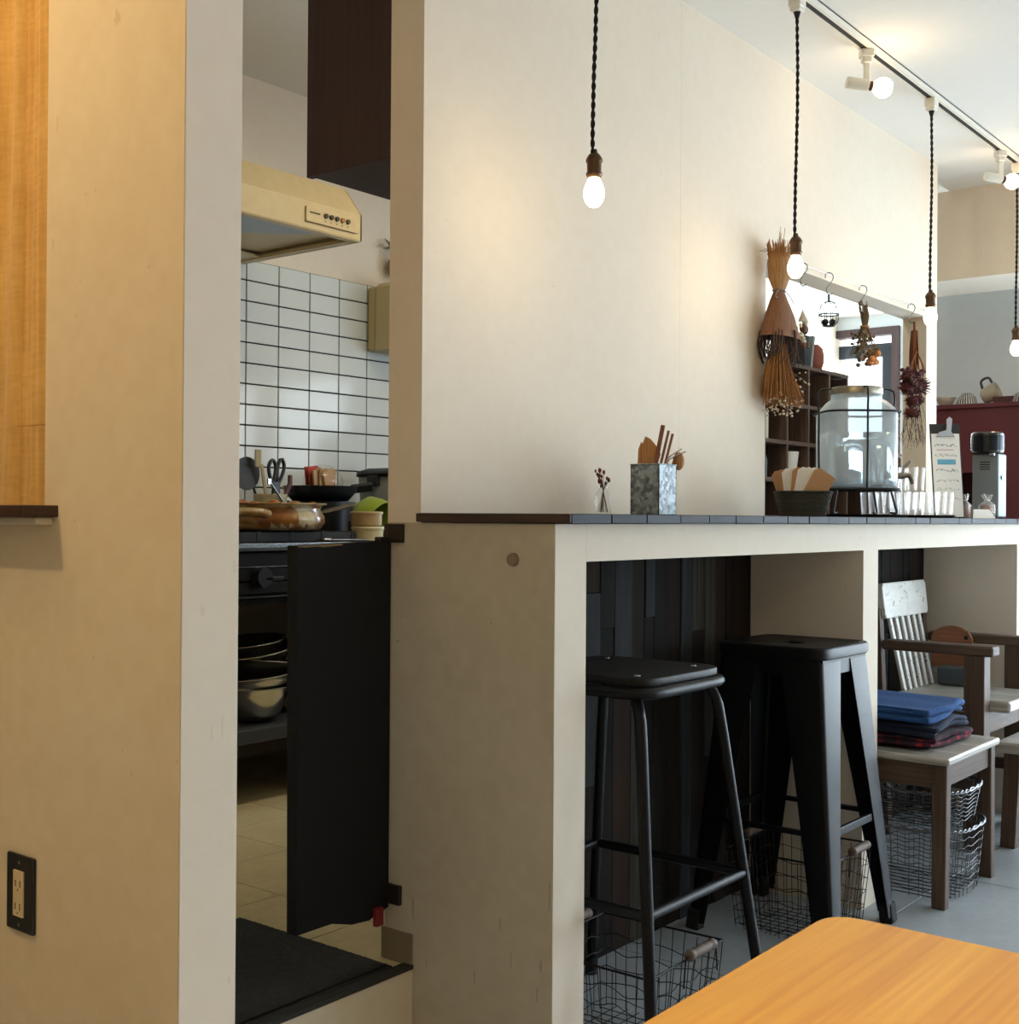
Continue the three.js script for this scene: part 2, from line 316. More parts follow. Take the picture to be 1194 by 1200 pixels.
function spot(x, z, ry, label, cd, group) {
  const t = thing('track_spotlight', label, 'spotlight', [x, CEIL, z], ry, group);
  mesh('plug', [B(-0.02, 0.02, -0.045, -0.02, -0.018, 0.018, 0.004), B(-0.015, 0.015, -0.062, -0.04, -0.013, 0.013, 0.005)], M.plasticWhite, t);
  mesh('stem', [B(-0.009, 0.009, -0.12, -0.055, -0.006, 0.006, 0.002)], M.plasticWhite, t);
  const hd = (g) => g.rotateZ(-0.14).translate(0, -0.128, 0.0);
  mesh('head', hd(lathe([[0, -0.062], [0.016, -0.062], [0.018, -0.058], [0.018, 0.004], [0.015, 0.006], [0, 0.006]]).rotateZ(-Math.PI / 2)), M.plasticWhite, t);
  mesh('collar', hd(lathe([[0.013, 0.004], [0.013, 0.012], [0.0145, 0.013], [0.0145, 0.018], [0, 0.018]]).rotateZ(-Math.PI / 2)), M.brass, t);
  mesh('bulb', hd(lathe([[0.0125, 0.014], [0.016, 0.022], [0.026, 0.034], [0.0305, 0.048], [0.028, 0.064], [0.018, 0.075], [0, 0.079]], 24).rotateZ(-Math.PI / 2)), M.bulb, t);
  pointLamp(t, [0.048, -0.135, 0], cd);
  return t;
}
spot(3.585, ZTR, -0.9, 'white track spotlight with round bulb over the serving hatch', BULB_CD * 0.55, 'spotlights on the track');
spot(4.88, ZTR, -0.75, 'white track spotlight with round bulb by the far ceiling beam', BULB_CD * 0.55, 'spotlights on the track');
// two spots of the dining corner that light the curtained wall (out of view, beside the camera)
spot(0.05, -1.95, 0.2, 'white ceiling spotlight in the middle of the dining corner', SPOT_CD, 'ceiling spotlights of the dining corner');
spot(0.5, -2.25, 0.2, 'white ceiling spotlight close to the curtained hatch', SPOT_CD * 0.3, 'ceiling spotlights of the dining corner');
spot(-1.3, 0.9, 2.6, 'added unseen ceiling spotlight that warms the jamb and bar side', SPOT_CD * 0.9, 'ceiling spotlights of the dining corner');  // lamp added behind the camera to lift the faces beside the passage
{ // pendant added out of view to brighten the table, shaded to spare the walls
  const t = thing('added_shade_pendant', 'added unseen pendant lamp with black metal shade brightening the dining table', 'pendant lamp', [0.75, CEIL, 0.15]);
  mesh('cord', bar(V(0, -0.55, 0), V(0, 0, 0), 0.003), M.cord, t); mesh('canopy', lathe([[0, -0.03], [0.03, -0.03], [0.05, 0], [0, 0]]), M.blackMetal, t);
  mesh('lamp_shade', lathe([[0.015, -0.5], [0.02, -0.55], [0.06, -0.6], [0.15, -0.68], [0.155, -0.7], [0.152, -0.7], [0.057, -0.605], [0.015, -0.56]], 36), M.blackMetal, t);
  mesh('bulb', ball(0.03, 0, -0.63, 0), M.bulb, t);
  const l = new THREE.SpotLight(new THREE.Color(1, 0.8, 0.5), 2.0, 0, 1.0, 0.6, 2); l.position.set(0, -0.665, 0); l.target.position.set(0, -2, 0); l.castShadow = true; t.add(l, l.target);
}
{ // unseen tube light added to brighten the kitchen, behind the wall above the bar
  const t = thing('added_tube_light', 'added unseen ceiling tube light that brightens the kitchen', 'ceiling light', [3.2, KCEIL, -2.2]);
  mesh('housing', B(-0.62, 0.62, -0.05, 0, -0.06, 0.06, 0.006), M.plasticWhite, t);
  mesh('tube', bar(V(-0.58, -0.068, 0), V(0.58, -0.068, 0), 0.014, 0.014, 16), new THREE.MeshStandardMaterial({ color: 0xffffff, emissive: new THREE.Color(1, 0.93, 0.8), emissiveIntensity: 3 }), t);
  const l = new THREE.RectAreaLight(new THREE.Color(1, 0.9, 0.7), 62, 1.16, 0.05); l.position.set(0, -0.085, 0); l.rotation.x = -Math.PI / 2; t.add(l);
}

// ------------------------------------------------------------------ curtained hatch, sill, outlet
{
  const s = thing('window_sill', 'dark wooden sill under the mustard curtain', 'sill', [1.057, 1.116, -2.2]);
  mesh('board', B(-0.058, 0.095, 0, 0.018, -0.6, 0.475, 0.002), M.edgeWood, s, 2);
  mesh('moulding', B(-0.03, 0, -0.012, 0, -0.6, 0.462, 0.003), M.wall, s, 2);
  const folds = (z0, z1, x, amp, n, lean) => {
    const W = 60, H = 24, g = new THREE.PlaneGeometry(1, 1, W, H), p = g.attributes.position;
    for (let i = 0; i < p.count; i++) {
      const u = p.getX(i) + 0.5, v = p.getY(i) + 0.5, z = z0 + (z1 - z0) * u;
      p.setXYZ(i, x + amp * (0.6 + 0.5 * v) * Math.sin(u * n + 0.6 * Math.sin(v * 2.2 + u * 5))+ 0.0015 * Math.sin(u * 31 + v * 2), 1.1345 + v * 1.1, z + lean * (1 - v) * u);
    }
    g.computeVertexNormals(); return g;
  };
  const cm = matT(tex(256, 256, (u, v) => { const f = fbm(u, v, 90, 10, 121, 2), h = fbm(u, v, 10, 90, 125, 2), n = fbm(u, v, 3, 3, 128, 3); return mix([186, 138, 66], [230, 186, 108], 0.35 * f + 0.3 * h + 0.4 * n); }, [0.4, 0.4]), 0.95, { transmission: 0.25, thickness: 0, sheen: 0.3 });
  const c = thing('curtain', 'mustard cloth curtain hanging in the wall hatch', 'curtain', [0, 0, 0]);
  mesh('cloth_panel', folds(-1.885, -1.766, 1.085, 0.007, 9, 0), cm, c, 1);
  mesh('cloth_panel', folds(-2.5, -1.83, 1.108, 0.013, 34, -0.06), cm, c, 1);
  mesh('hem_band', B(1.0785, 1.0795, 1.262, 1.2635, -1.882, -1.775), mat(0xa87638, 0.95), c, 1);
  mesh('rod', bar(V(1.1, 2.243, -2.74), V(1.1, 2.243, -1.766), 0.005), M.brass, c);
}
{
  const o = thing('wall_outlet', 'black wall outlet plate with cream double socket', 'outlet', [1.057, 0.523, -1.815]);
  mesh('plate', B(-0.007, 0, -0.06, 0.06, -0.0385, 0.0385, 0.003), mat(0x17181c, 0.35), o);
  const s = mesh('socket', B(-0.0095, -0.006, -0.036, 0.036, -0.0145, 0.0145, 0.001), mat(0xd8c6a0, 0.5), o);
  mesh('slot', [-0.02, 0.016].flatMap((y) => [B(-0.0099, -0.0093, y - 0.005, y + 0.005, -0.0075, -0.0055), B(-0.0099, -0.0093, y - 0.0055, y + 0.0055, 0.0055, 0.0075), B(-0.0099, -0.0093, y - 0.0115, y - 0.0085, -0.001, 0.001)]), mat(0x2a221a, 0.8), s);
  mesh('screw', [bar(V(-0.0075, 0.049, 0), V(-0.0065, 0.049, 0), 0.0028, 0.0028, 10), bar(V(-0.0075, -0.049, 0), V(-0.0065, -0.049, 0), 0.0028, 0.0028, 10)], M.steel, o);
}

// ------------------------------------------------------------------ passage: half door, mat
{
  const d = thing('half_door', 'charcoal half-height swing door in the kitchen passage', 'door', [XBAR, 0, -1.85]);
  mesh('leaf', extr([[-0.268, 1.06], [-0.004, 1.068], [-0.004, 0.285], [-0.062, 0.27], [-0.11, 0.274], [-0.168, 0.29], [-0.262, 0.29]], 0.028, 0.001).translate(0, 0, -0.03), M.darkPanel, d, 1);
  mesh('worn_top_edge', extr([[-0.268, 1.0605], [-0.15, 1.064], [-0.145, 1.0612], [-0.2, 1.0575], [-0.215, 1.0592], [-0.25, 1.0578], [-0.268, 1.0588]], 0.0012).translate(0, 0, -0.0012), mat(0x8a7455, 0.8), d, 0);
  for (const [y, h] of [[1.085, 0.04], [0.315, 0.042]]) mesh('hinge', [B(-0.010, 0, y - h / 2, y + h / 2, -0.006, 0.036, 0.002), bar(V(-0.008, y - h / 2, -0.008), V(-0.008, y + h / 2, -0.008), 0.007, 0.007, 12), B(-0.035, -0.006, y - h / 2, y - h / 2 + 0.012, -0.02, -0.002, 0.002)], mat(0x3b3230, 0.4, { metalness: 0.6 }), d);
  mesh('stop_block', B(-0.052, -0.03, 0.255, 0.293, 0.0, 0.012, 0.002), mat(0x7c1c26, 0.5), d);
}
{
  const cm = matT(tex(256, 256, (u, v) => { const f = fbm(u, v, 60, 60, 141, 3), n = fbm(u, v, 4, 4, 145, 3); return mix([22, 23, 25], [64, 66, 70], 0.6 * f + 0.3 * n); }, [0.35, 0.35]), 0.98, {});
  const m = thing('door_mat', 'dark charcoal ribbed mat at the kitchen step', 'mat', [1.55, KF + 0.0005, -2.05]);
  const g = new THREE.PlaneGeometry(0.66, 0.475, 130, 90).rotateX(-Math.PI / 2), p = g.attributes.position;
  for (let i = 0; i < p.count; i++) p.setY(i, 0.008 + 0.0016 * rnd()); g.computeVertexNormals();
  mesh('pile', g, cm, m);
  mesh('rubber_border', [B(-0.336, 0.336, 0, 0.006, 0.236, 0.247, 0.002), B(-0.336, 0.336, 0, 0.006, -0.247, -0.236, 0.002), B(-0.336, -0.328, 0, 0.006, -0.247, 0.247, 0.002), B(0.328, 0.336, 0, 0.006, -0.247, 0.247, 0.002), B(-0.33, 0.33, 0, 0.004, -0.24, 0.24)], mat(0x1b1c1e, 0.8), m);
}

// ------------------------------------------------------------------ dining table in the foreground
{
  const t = thing('dining_table', 'honey-coloured wooden dining table with a rounded corner', 'table', [0.72, 0, -0.06]);
  const x0 = -0.62, x1 = 0.473, z0 = -0.465, z1 = 0.36, r = 0.035;
  const s = new THREE.Shape(); s.moveTo(x0 + r, z0); s.lineTo(x1 - r, z0); s.quadraticCurveTo(x1, z0, x1, z0 + r); s.lineTo(x1, z1 - r); s.quadraticCurveTo(x1, z1, x1 - r, z1); s.lineTo(x0 + r, z1); s.quadraticCurveTo(x0, z1, x0, z1 - r); s.lineTo(x0, z0 + r); s.quadraticCurveTo(x0, z0, x0 + r, z0);
  mesh('tabletop', new THREE.ExtrudeGeometry(s, { depth: 0.022, bevelEnabled: true, bevelSize: 0.004, bevelThickness: 0.004, bevelSegments: 3, curveSegments: 10 }).rotateX(Math.PI / 2).translate(0, 0.716, 0), M.table, t, 0);
  for (const x of [x0 + 0.06, x1 - 0.09]) for (const z of [z0 + 0.09, z1 - 0.06]) mesh('leg', beam(V(x, 0, z), V(x, 0.69, z), 0.045, 0.045, 1.1), M.table, t, 1);
  mesh('apron', [B(x0 + 0.07, x1 - 0.1, 0.62, 0.69, z0 + 0.075, z0 + 0.095), B(x0 + 0.07, x1 - 0.1, 0.62, 0.69, z1 - 0.08, z1 - 0.06)], M.table, t, 0);
}

// ------------------------------------------------------------------ stools in the first bay
{
  const cx = 2.285, cz = -1.5, t = thing('bar_stool', 'tube-framed black bar stool with dark wooden seat', 'stool', [cx, 0, cz]);
  const legs = [[-1, 1], [1, 1], [1, -1], [-1, -1]];
  const top = (sx, sz) => V(sx * 0.155, 0.752, sz * 0.148), foot = (sx, sz) => V(sx * 0.235, 0, sz * 0.236);
  const at = (sx, sz, y) => { const a = foot(sx, sz), b = top(sx, sz); return a.lerp(b, y / 0.752); };
  for (const [sx, sz] of legs) {
    const l = mesh('leg', tube([at(sx, sz, 0), at(sx, sz, 0.35), at(sx, sz, 0.68), V(sx * 0.153, 0.735, sz * 0.142), V(sx * 0.138, 0.758, sz * 0.127), V(sx * 0.1, 0.762, sz * 0.11)], 0.0125, 40, 12), M.blackMetal, t, 1);
    mesh('foot_cap', bar(at(sx, sz, 0), at(sx, sz, 0.045), 0.0155, 0.0145, 12), mat(0x0d0d0e, 0.7), l);
  }
  for (let k = 0; k < 4; k++) { const [a, b] = [legs[k], legs[(k + 1) % 4]]; mesh('foot_rail', bar(at(...a, 0.335), at(...b, 0.335), 0.0105, 0.0105, 12), M.blackMetal, t); }
  mesh('seat_frame', tube(superRing(0.172, 0.172, 0.765, 7, 48), 0.0125, 96, 12, true), M.blackMetal, t);
  const ring = (s, y) => superRing(0.168 * s, 0.168 * s, y, 7, 48);
  const st = mesh('seat', [loft([ring(0.02, 0.777), ring(0.98, 0.777), ring(1, 0.779), ring(1, 0.792), ring(0.985, 0.795), ring(0.02, 0.795)])], M.blackWood, t, 0);
  for (const [sx, sz] of legs) mesh('bolt', ball(0.008, sx * 0.115, 0.795, sz * 0.115, [1, 0.35, 1], 8), M.steel, st);
}
{
  const cx = 3.175, cz = -1.514, t = thing('metal_stool', 'black pressed sheet-metal bar stool with broad tapered legs', 'stool', [cx, 0, cz]);
  const legs = [[-1, 1], [1, 1], [1, -1], [-1, -1]], T = 0.148, F = 0.212, Y = 0.765;
  const at = (sx, sz, y) => V(sx * (F + (T - F) * y / Y), y, sz * (F + (T - F) * y / Y));
  for (const [sx, sz] of legs) {             // folded angle leg: two tapered flanges meeting in a rounded corner
    const w0 = 0.05, w1 = 0.118, th = 0.004, prof = (y, w) => { const c = at(sx, sz, y), r = 0.012; const o = [];
      const add = (dx, dz) => o.push(V(c.x - sx * dx, y, c.z - sz * dz));
      add(w, 0); add(r, 0); add(r * 0.3, r * 0.3); add(0, r); add(0, w); add(th, w); add(th, r + 0.002); add(r * 0.3 + th, r * 0.3 + th); add(r + 0.002, th); add(w, th); return sx * sz > 0 ? o : o.reverse(); };
    const l = mesh('leg', loft([prof(0.02, w0), prof(0.4, (w0 + w1) / 2), prof(Y - 0.02, w1)]), M.blackMetal, t, 1);
    const a = at(sx, sz, 0.05), b = at(sx, sz, 0);
    mesh('foot_cap', beam(V(b.x - sx * 0.016, 0, b.z - sz * 0.016), V(a.x - sx * 0.016, 0.055, a.z - sz * 0.016), 0.04, 0.04, 0.95, 0.006), mat(0x0e0e10, 0.7), l);
  }
  for (let k = 0; k < 4; k++) { const [a, b] = [legs[k], legs[(k + 1) % 4]], i = (v, s) => V(v.x - s[0] * 0.01, v.y, v.z - s[1] * 0.01);
    mesh('foot_rail', beam(i(at(...a, 0.305), a), i(at(...b, 0.305), b), 0.022, 0.012, 1, 0.003), M.blackMetal, t);
    const q = 0.146; mesh('apron', a[0] === b[0] ? B(a[0] * q - 0.002, a[0] * q + 0.002, 0.71, 0.757, -0.14, 0.14) : B(-0.14, 0.14, 0.71, 0.757, a[1] * q - 0.002, a[1] * q + 0.002), M.blackMetal, t); }
  const ring = (s, y) => superRing(0.161 * s, 0.161 * s, y, 9, 48);
  mesh('seat', loft([ring(0.98, 0.752), ring(1.0, 0.757), ring(1, 0.778), ring(0.975, 0.784), ring(0.88, 0.785), ring(0.8, 0.781), ring(0.16, 0.78), ring(0.13, 0.76)]), M.blackMetal, t);
}
// wire crates under the stools
function crate(label, x, z, w, d, h, s) {
  const t = thing('wire_crate', label, 'basket', [x, 0.004, z], 0, undefined); seed = s;
  const bx = (f) => w / 2 * (0.86 + 0.14 * f), bz = (f) => d / 2 * (0.86 + 0.14 * f);
  const P = (u, f) => { const q = u % 1 * 4, k = Math.floor(q), e = q - k, X = bx(f), Z = bz(f), j = 0.004 * Math.sin(u * 70 + f * 9); return [V(-X + 2 * X * e, h * f + j, Z), V(X, h * f + j, Z - 2 * Z * e), V(X - 2 * X * e, h * f + j, -Z), V(-X, h * f + j, -Z + 2 * Z * e)][k]; };
  const g = [], n = 40;
  for (let i = 0; i < n; i++) { const u = i / n, a = P(u, 0), b = P(u, 0.5), c = P(u, 1); b.x += rr(-0.004, 0.004); b.z += rr(-0.004, 0.004); g.push(tube([a, b, c], 0.0011, 4, 4)); }
  for (const f of [0.08, 0.25, 0.42, 0.6, 0.78]) { const pts = []; for (let i = 0; i < 40; i++) { const p = P(i / 40, f); p.y += rr(-0.004, 0.004); pts.push(p); } g.push(tube(pts, 0.0012, 90, 4, true)); }
  for (let i = 1; i < 9; i++) { const X = -bx(0) + 2 * bx(0) * i / 9, Z = -bz(0) + 2 * bz(0) * i / 9; g.push(bar(V(X, 0.002, -bz(0)), V(X, 0.002, bz(0)), 0.0012, 0.0012, 4), bar(V(-bx(0), 0.002, Z), V(bx(0), 0.002, Z), 0.0012, 0.0012, 4)); }
  mesh('wire_mesh', g, M.wire, t);
  mesh('rim', [0, 0.25, 0.5, 0.75].map((u) => bar(P(u, 1), P(u + 0.2499, 1), 0.0026, 0.0026, 6)), M.wire, t);
  for (const s of [1, -1]) {
    const zz = s * (bz(1) + 0.006), hd = mesh('handle', lathe([[0, -0.052], [0.011, -0.052], [0.0125, -0.044], [0.0105, -0.036], [0.009, -0.03], [0.012, -0.022], [0.009, -0.014], [0.0125, 0], [0.009, 0.014], [0.012, 0.022], [0.009, 0.03], [0.0105, 0.036], [0.0125, 0.044], [0.011, 0.052], [0, 0.052]], 14).rotateZ(Math.PI / 2).translate(w * 0.14, h + 0.012, zz), mat(0x6a5a50, 0.6), t);
    mesh('loop', tube([V(w * 0.14 - 0.07, h - 0.05, zz), V(w * 0.14 - 0.062, h + 0.005, zz), V(w * 0.14 - 0.05, h + 0.012, zz), V(w * 0.14 + 0.05, h + 0.012, zz), V(w * 0.14 + 0.062, h + 0.005, zz), V(w * 0.14 + 0.07, h - 0.05, zz)], 0.0018, 30, 5), M.wire, hd);
  }
  return t;
}
crate('wire crate with turned wooden handles under the tube-framed stool', 2.25, -1.46, 0.29, 0.31, 0.2, 301);
crate('wire crate with turned wooden handles under the sheet-metal stool', 3.165, -1.49, 0.28, 0.30, 0.22, 302);

// ------------------------------------------------------------------ bench, blankets, wire baskets
{
  const t = thing('wooden_bench', 'small worn wooden bench with folded blankets on top', 'bench', [3.79, 0, -1.42]);
  mesh('seat', B(-0.235, 0.235, 0.415, 0.438, -0.27, 0.205, 0.008), M.oldWoodPaleSheen, t, 2);
  for (const sx of [-1, 1]) for (const sz of [-1, 1]) mesh('leg', beam(V(sx * 0.21, 0, sz === 1 ? 0.172 : -0.23), V(sx * 0.2, 0.416, sz === 1 ? 0.172 : -0.23), 0.036, 0.04, 1.1), M.oldWood, t, 1);
  mesh('apron', B(-0.19, 0.19, 0.35, 0.414, 0.165, 0.185), M.oldWood, t, 0); mesh('apron', B(-0.19, 0.19, 0.35, 0.414, -0.245, -0.225), M.oldWood, t, 0);
  for (const sx of [-1, 1]) mesh('side_rail', B(sx * 0.202 - 0.012, sx * 0.202 + 0.012, 0.345, 0.414, -0.22, 0.16), M.oldWood, t, 2);
}
function clothBlock(prof, d) {              // rounded profile swept in many steps so that it can be rumpled
  const rings = [], n = 14; for (let k = 0; k <= n; k++) { const e = Math.min(k, n - k), q = e === 0 ? 0.9 : e === 1 ? 0.98 : 1, m = prof.reduce((a, p) => a + p[1], 0) / prof.length; rings.push(prof.map(([x, y]) => V(x, m + (y - m) * q, d * (k / n - 0.5)))); }
  const cap = (r) => { const c = r.reduce((a, p) => a.add(p), V(0, 0, 0)).multiplyScalar(1 / r.length); return r.map(() => c.clone()); };
  return loft([cap(rings[0]), ...rings, cap(rings[n])]);
}
function foldedCloth(name, label, y, h, w, d, mt, x, z, s) {
  const t = thing(name, label, 'blanket', [x, y, z], -Math.PI / 2, 'folded blankets on the bench');
  const layer = (y0, hh, k) => { const pts = []; const N = 10;
    const prof = []; for (let i = 0; i <= N; i++) { const a = -Math.PI / 2 + Math.PI * i / N; prof.push([w / 2 - hh / 2 + Math.cos(a) * hh / 2, y0 + hh / 2 + Math.sin(a) * hh / 2]); }
    prof.push([-w / 2 + 0.01, y0 + hh], [-w / 2, y0 + hh / 2], [-w / 2 + 0.01, y0]);
    const g = clothBlock(prof, d), p = g.attributes.position;
    for (let i = 0; i < p.count; i++) { const X = p.getX(i), Z = p.getZ(i); p.setY(i, p.getY(i) + 0.006 * Math.sin(X * 23 + s + k) * Math.sin(Z * 19 + s) + 0.003 * Math.sin(X * 51 + Z * 37 + s)); p.setX(i, X + 0.01 * Math.sin(Z * 13 + s * 2 + k) + 0.006 * k); p.setZ(i, Z * (1 - 0.04 * k) + 0.008 * Math.sin(X * 19 + s)); }
    g.computeVertexNormals(); return g; };
  mesh('fold', layer(0.001, h * 0.5, 1), mt, t); mesh('fold', layer(h * 0.5, h * 0.5, 2), mt, t); return t;
}
{
  const fab = (a, b, s) => matT(tex(256, 256, (u, v) => mix(hex(a), hex(b), 0.6 * fbm(u, v, 60, 60, s, 2) + 0.4 * fbm(u, v, 5, 5, s + 4, 3)), [0.3, 0.3]), 0.97, { sheen: 0.25, sheenRoughness: 0.8 });
  const plaid = matT(tex(256, 256, (u, v) => { const st = (q, a, b) => { const k = (q * 4) % 1; return k > a && k < b ? 1 : 0; }; const r = (st(u, 0.1, 0.42) + st(v, 0.1, 0.42)) / 2, f = 0.2 * fbm(u, v, 70, 70, 155, 2); return mix([20, 18, 30], [140, 24, 44], Math.min(1, r * r + f)); }, [0.24, 0.24]), 0.97);
  foldedCloth('blanket', 'dark red plaid blanket folded at the bottom of the pile', 0.4435, 0.036, 0.34, 0.33, plaid, 3.77, -1.46, 1);
  foldedCloth('blanket', 'navy blanket folded in the middle of the pile', 0.4845, 0.034, 0.35, 0.34, fab(0x121b30, 0x22304e, 161), 3.77, -1.47, 2);
  foldedCloth('blanket', 'bright blue blanket folded on top of the pile', 0.524, 0.042, 0.35, 0.35, fab(0x143668, 0x2a5c98, 166), 3.765, -1.475, 3);
}
function ovalBasket(label, y, hx, hz, h) {
  const t = thing('wire_basket', label, 'basket', [3.79, y, -1.41], 0, 'stacked wire baskets under the bench'), g = [], n = 46;
  const P = (u, f) => { const q = superRing(hx * (0.9 + 0.1 * f), hz * (0.9 + 0.1 * f), h * f, 3.2, 92); return q[Math.floor(u * 92) % 92]; };
  for (let i = 0; i < n; i++) g.push(bar(P(i / n, 0), P(i / n, 1), 0.0011, 0.0011, 4));
  for (let k = 1; k < 8; k++) { const pts = superRing(hx * (0.9 + 0.1 * k / 8), hz * (0.9 + 0.1 * k / 8), h * k / 8, 3.2, 46); pts.forEach((p, i) => { p.y += 0.0035 * (i % 2 ? 1 : -1); }); g.push(tube(pts, 0.0015, 130, 4, true)); }
  mesh('wire_mesh', g, mat(0x5a5a5a, 0.3, { metalness: 0.9 }), t);
  const base = []; for (let k = 0; k < 9; k++) { const X = -hx * 0.8 + hx * 1.6 * k / 8; base.push(bar(V(X, 0.003, -hz * 0.8), V(X, 0.003, hz * 0.8), 0.0016, 0.0016, 4)); }
  mesh('base_wires', base, M.wire, t);
  const rp = superRing(hx, hz, h, 3.2, 92); const tw = []; for (const ph of [0, Math.PI]) tw.push(new THREE.TubeGeometry(new THREE.CatmullRomCurve3(rp.map((p, i) => V(p.x, p.y + 0.004 * Math.sin(i * 1.5 + ph), p.z + 0.002 * Math.cos(i * 1.5 + ph))), true), 360, 0.0034, 5, true));
  mesh('rim', tw, mat(0x77777a, 0.28, { metalness: 0.9 }), t); return t;
}
ovalBasket('deep wire basket standing on the floor under the bench', 0.004, 0.178, 0.2, 0.2);
ovalBasket('wire basket stacked on top of another under the bench', 0.212, 0.172, 0.19, 0.105);

// ------------------------------------------------------------------ armchair in the second bay
{
  const t = thing('wooden_armchair', 'rustic wooden armchair with slatted back whitened as if daylit in the second bay', 'armchair', [4.535, 0, -1.52]);
  const XL = -0.225, XR = 0.225, zF = 0.14, zB = -0.2;
  for (const x of [XL, XR]) {
    mesh('arm', B(x - 0.038, x + 0.038, 0.66, 0.695, zB + 0.02, 0.205, 0.008), M.oldWood, t, 2);
    mesh('leg', beam(V(x, 0, zF), V(x, 0.66, zF), 0.066, 0.07, 1), M.oldWood, t, 1);
    mesh('leg', beam(V(x, 0, zB + 0.02), V(x * 0.96, 0.8, zB - 0.022), 0.04, 0.045, 0.9), M.oldWood, t, 1);
    mesh('side_rail', B(x - 0.015, x + 0.015, 0.4, 0.46, zB + 0.02, zF), M.oldWood, t, 2);
    mesh('stretcher', B(x - 0.014, x + 0.014, 0.2, 0.24, zB + 0.02, zF), M.oldWood, t, 2);
  }
  const sg = B(-0.188, 0.188, 0.465, 0.505, -0.16, 0.24, 0.012); mesh('seat', sg, M.oldWoodPaleSheen, t, 2);
  mesh('front_rail', B(-0.19, 0.19, 0.39, 0.46, zF + 0.0, zF + 0.025), M.oldWood, t, 0);
  const pale = matT(tex(256, 256, (u, v) => { const n = fbm(u, v, 5, 9, 171, 4), w = fbm(u, v, 30, 30, 175, 3); return w > 0.76 ? [120, 114, 108] : mix([212, 211, 206], [238, 238, 235], n); }, [0.3, 0.3]), 0.4);  // headrest and slat colour whitened for the daylight they reflect
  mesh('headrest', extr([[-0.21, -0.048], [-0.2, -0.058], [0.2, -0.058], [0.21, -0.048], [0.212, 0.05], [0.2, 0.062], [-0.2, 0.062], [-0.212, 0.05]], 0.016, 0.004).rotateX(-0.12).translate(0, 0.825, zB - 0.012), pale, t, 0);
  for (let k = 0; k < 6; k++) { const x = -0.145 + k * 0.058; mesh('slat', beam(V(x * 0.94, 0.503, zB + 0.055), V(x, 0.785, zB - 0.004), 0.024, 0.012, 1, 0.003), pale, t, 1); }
}
{
  const t = thing('booster_shell', 'rounded brown plywood panel on a grey base on the armchair seat', 'booster seat', [4.70, 0.5065, -1.60]);
  const brown = matT(woodTex(0x6e3e20, 0x9a5f34, [0.4, 0.2], 181), 0.45);
  const pts = []; for (let i = 0; i <= 14; i++) { const a = Math.PI * i / 14; pts.push([0.09 * Math.cos(a), 0.16 + 0.055 * Math.sin(a)]); } pts.push([-0.085, 0.075], [0.085, 0.06]);
  mesh('shell', extr(pts, 0.01, 0.002).rotateY(Math.PI / 2).scale(1, 1, 0.85), brown, t, 2);
  mesh('base', B(-0.075, -0.004, 0, 0.07, -0.03, 0.08, 0.01), mat(0x43484e, 0.6), t);
  mesh('strap', [beam(V(0.004, 0.06, 0.078), V(0.004, 0.2, 0.055), 0.008, 0.012), ball(0.009, 0.0, 0.175, 0.055, [0.6, 1, 1])], mat(0x1b1a1a, 0.7), t);
}
{
  const t = thing('low_stool', 'low wooden stool with a pale rough-edged plank top', 'stool', [4.60, 0, -1.17]);
  const g = new RoundedBoxGeometry(0.46, 0.04, 0.33, 5, 0.008), p = g.attributes.position; for (let i = 0; i < p.count; i++) { const e = Math.sin(p.getZ(i) * 60) * 0.006 + Math.sin(p.getZ(i) * 23) * 0.006; p.setX(i, p.getX(i) + Math.sign(p.getX(i)) * e); } g.computeVertexNormals();
  mesh('top', g.translate(0, 0.345, 0), M.oldWoodPaleSheen, t, 2);
  for (const sx of [-1, 1]) for (const sz of [-1, 1]) mesh('leg', beam(V(sx * 0.19, 0, sz * 0.13), V(sx * 0.17, 0.326, sz * 0.12), 0.05, 0.05, 1.05), M.oldWood, t, 1);
}

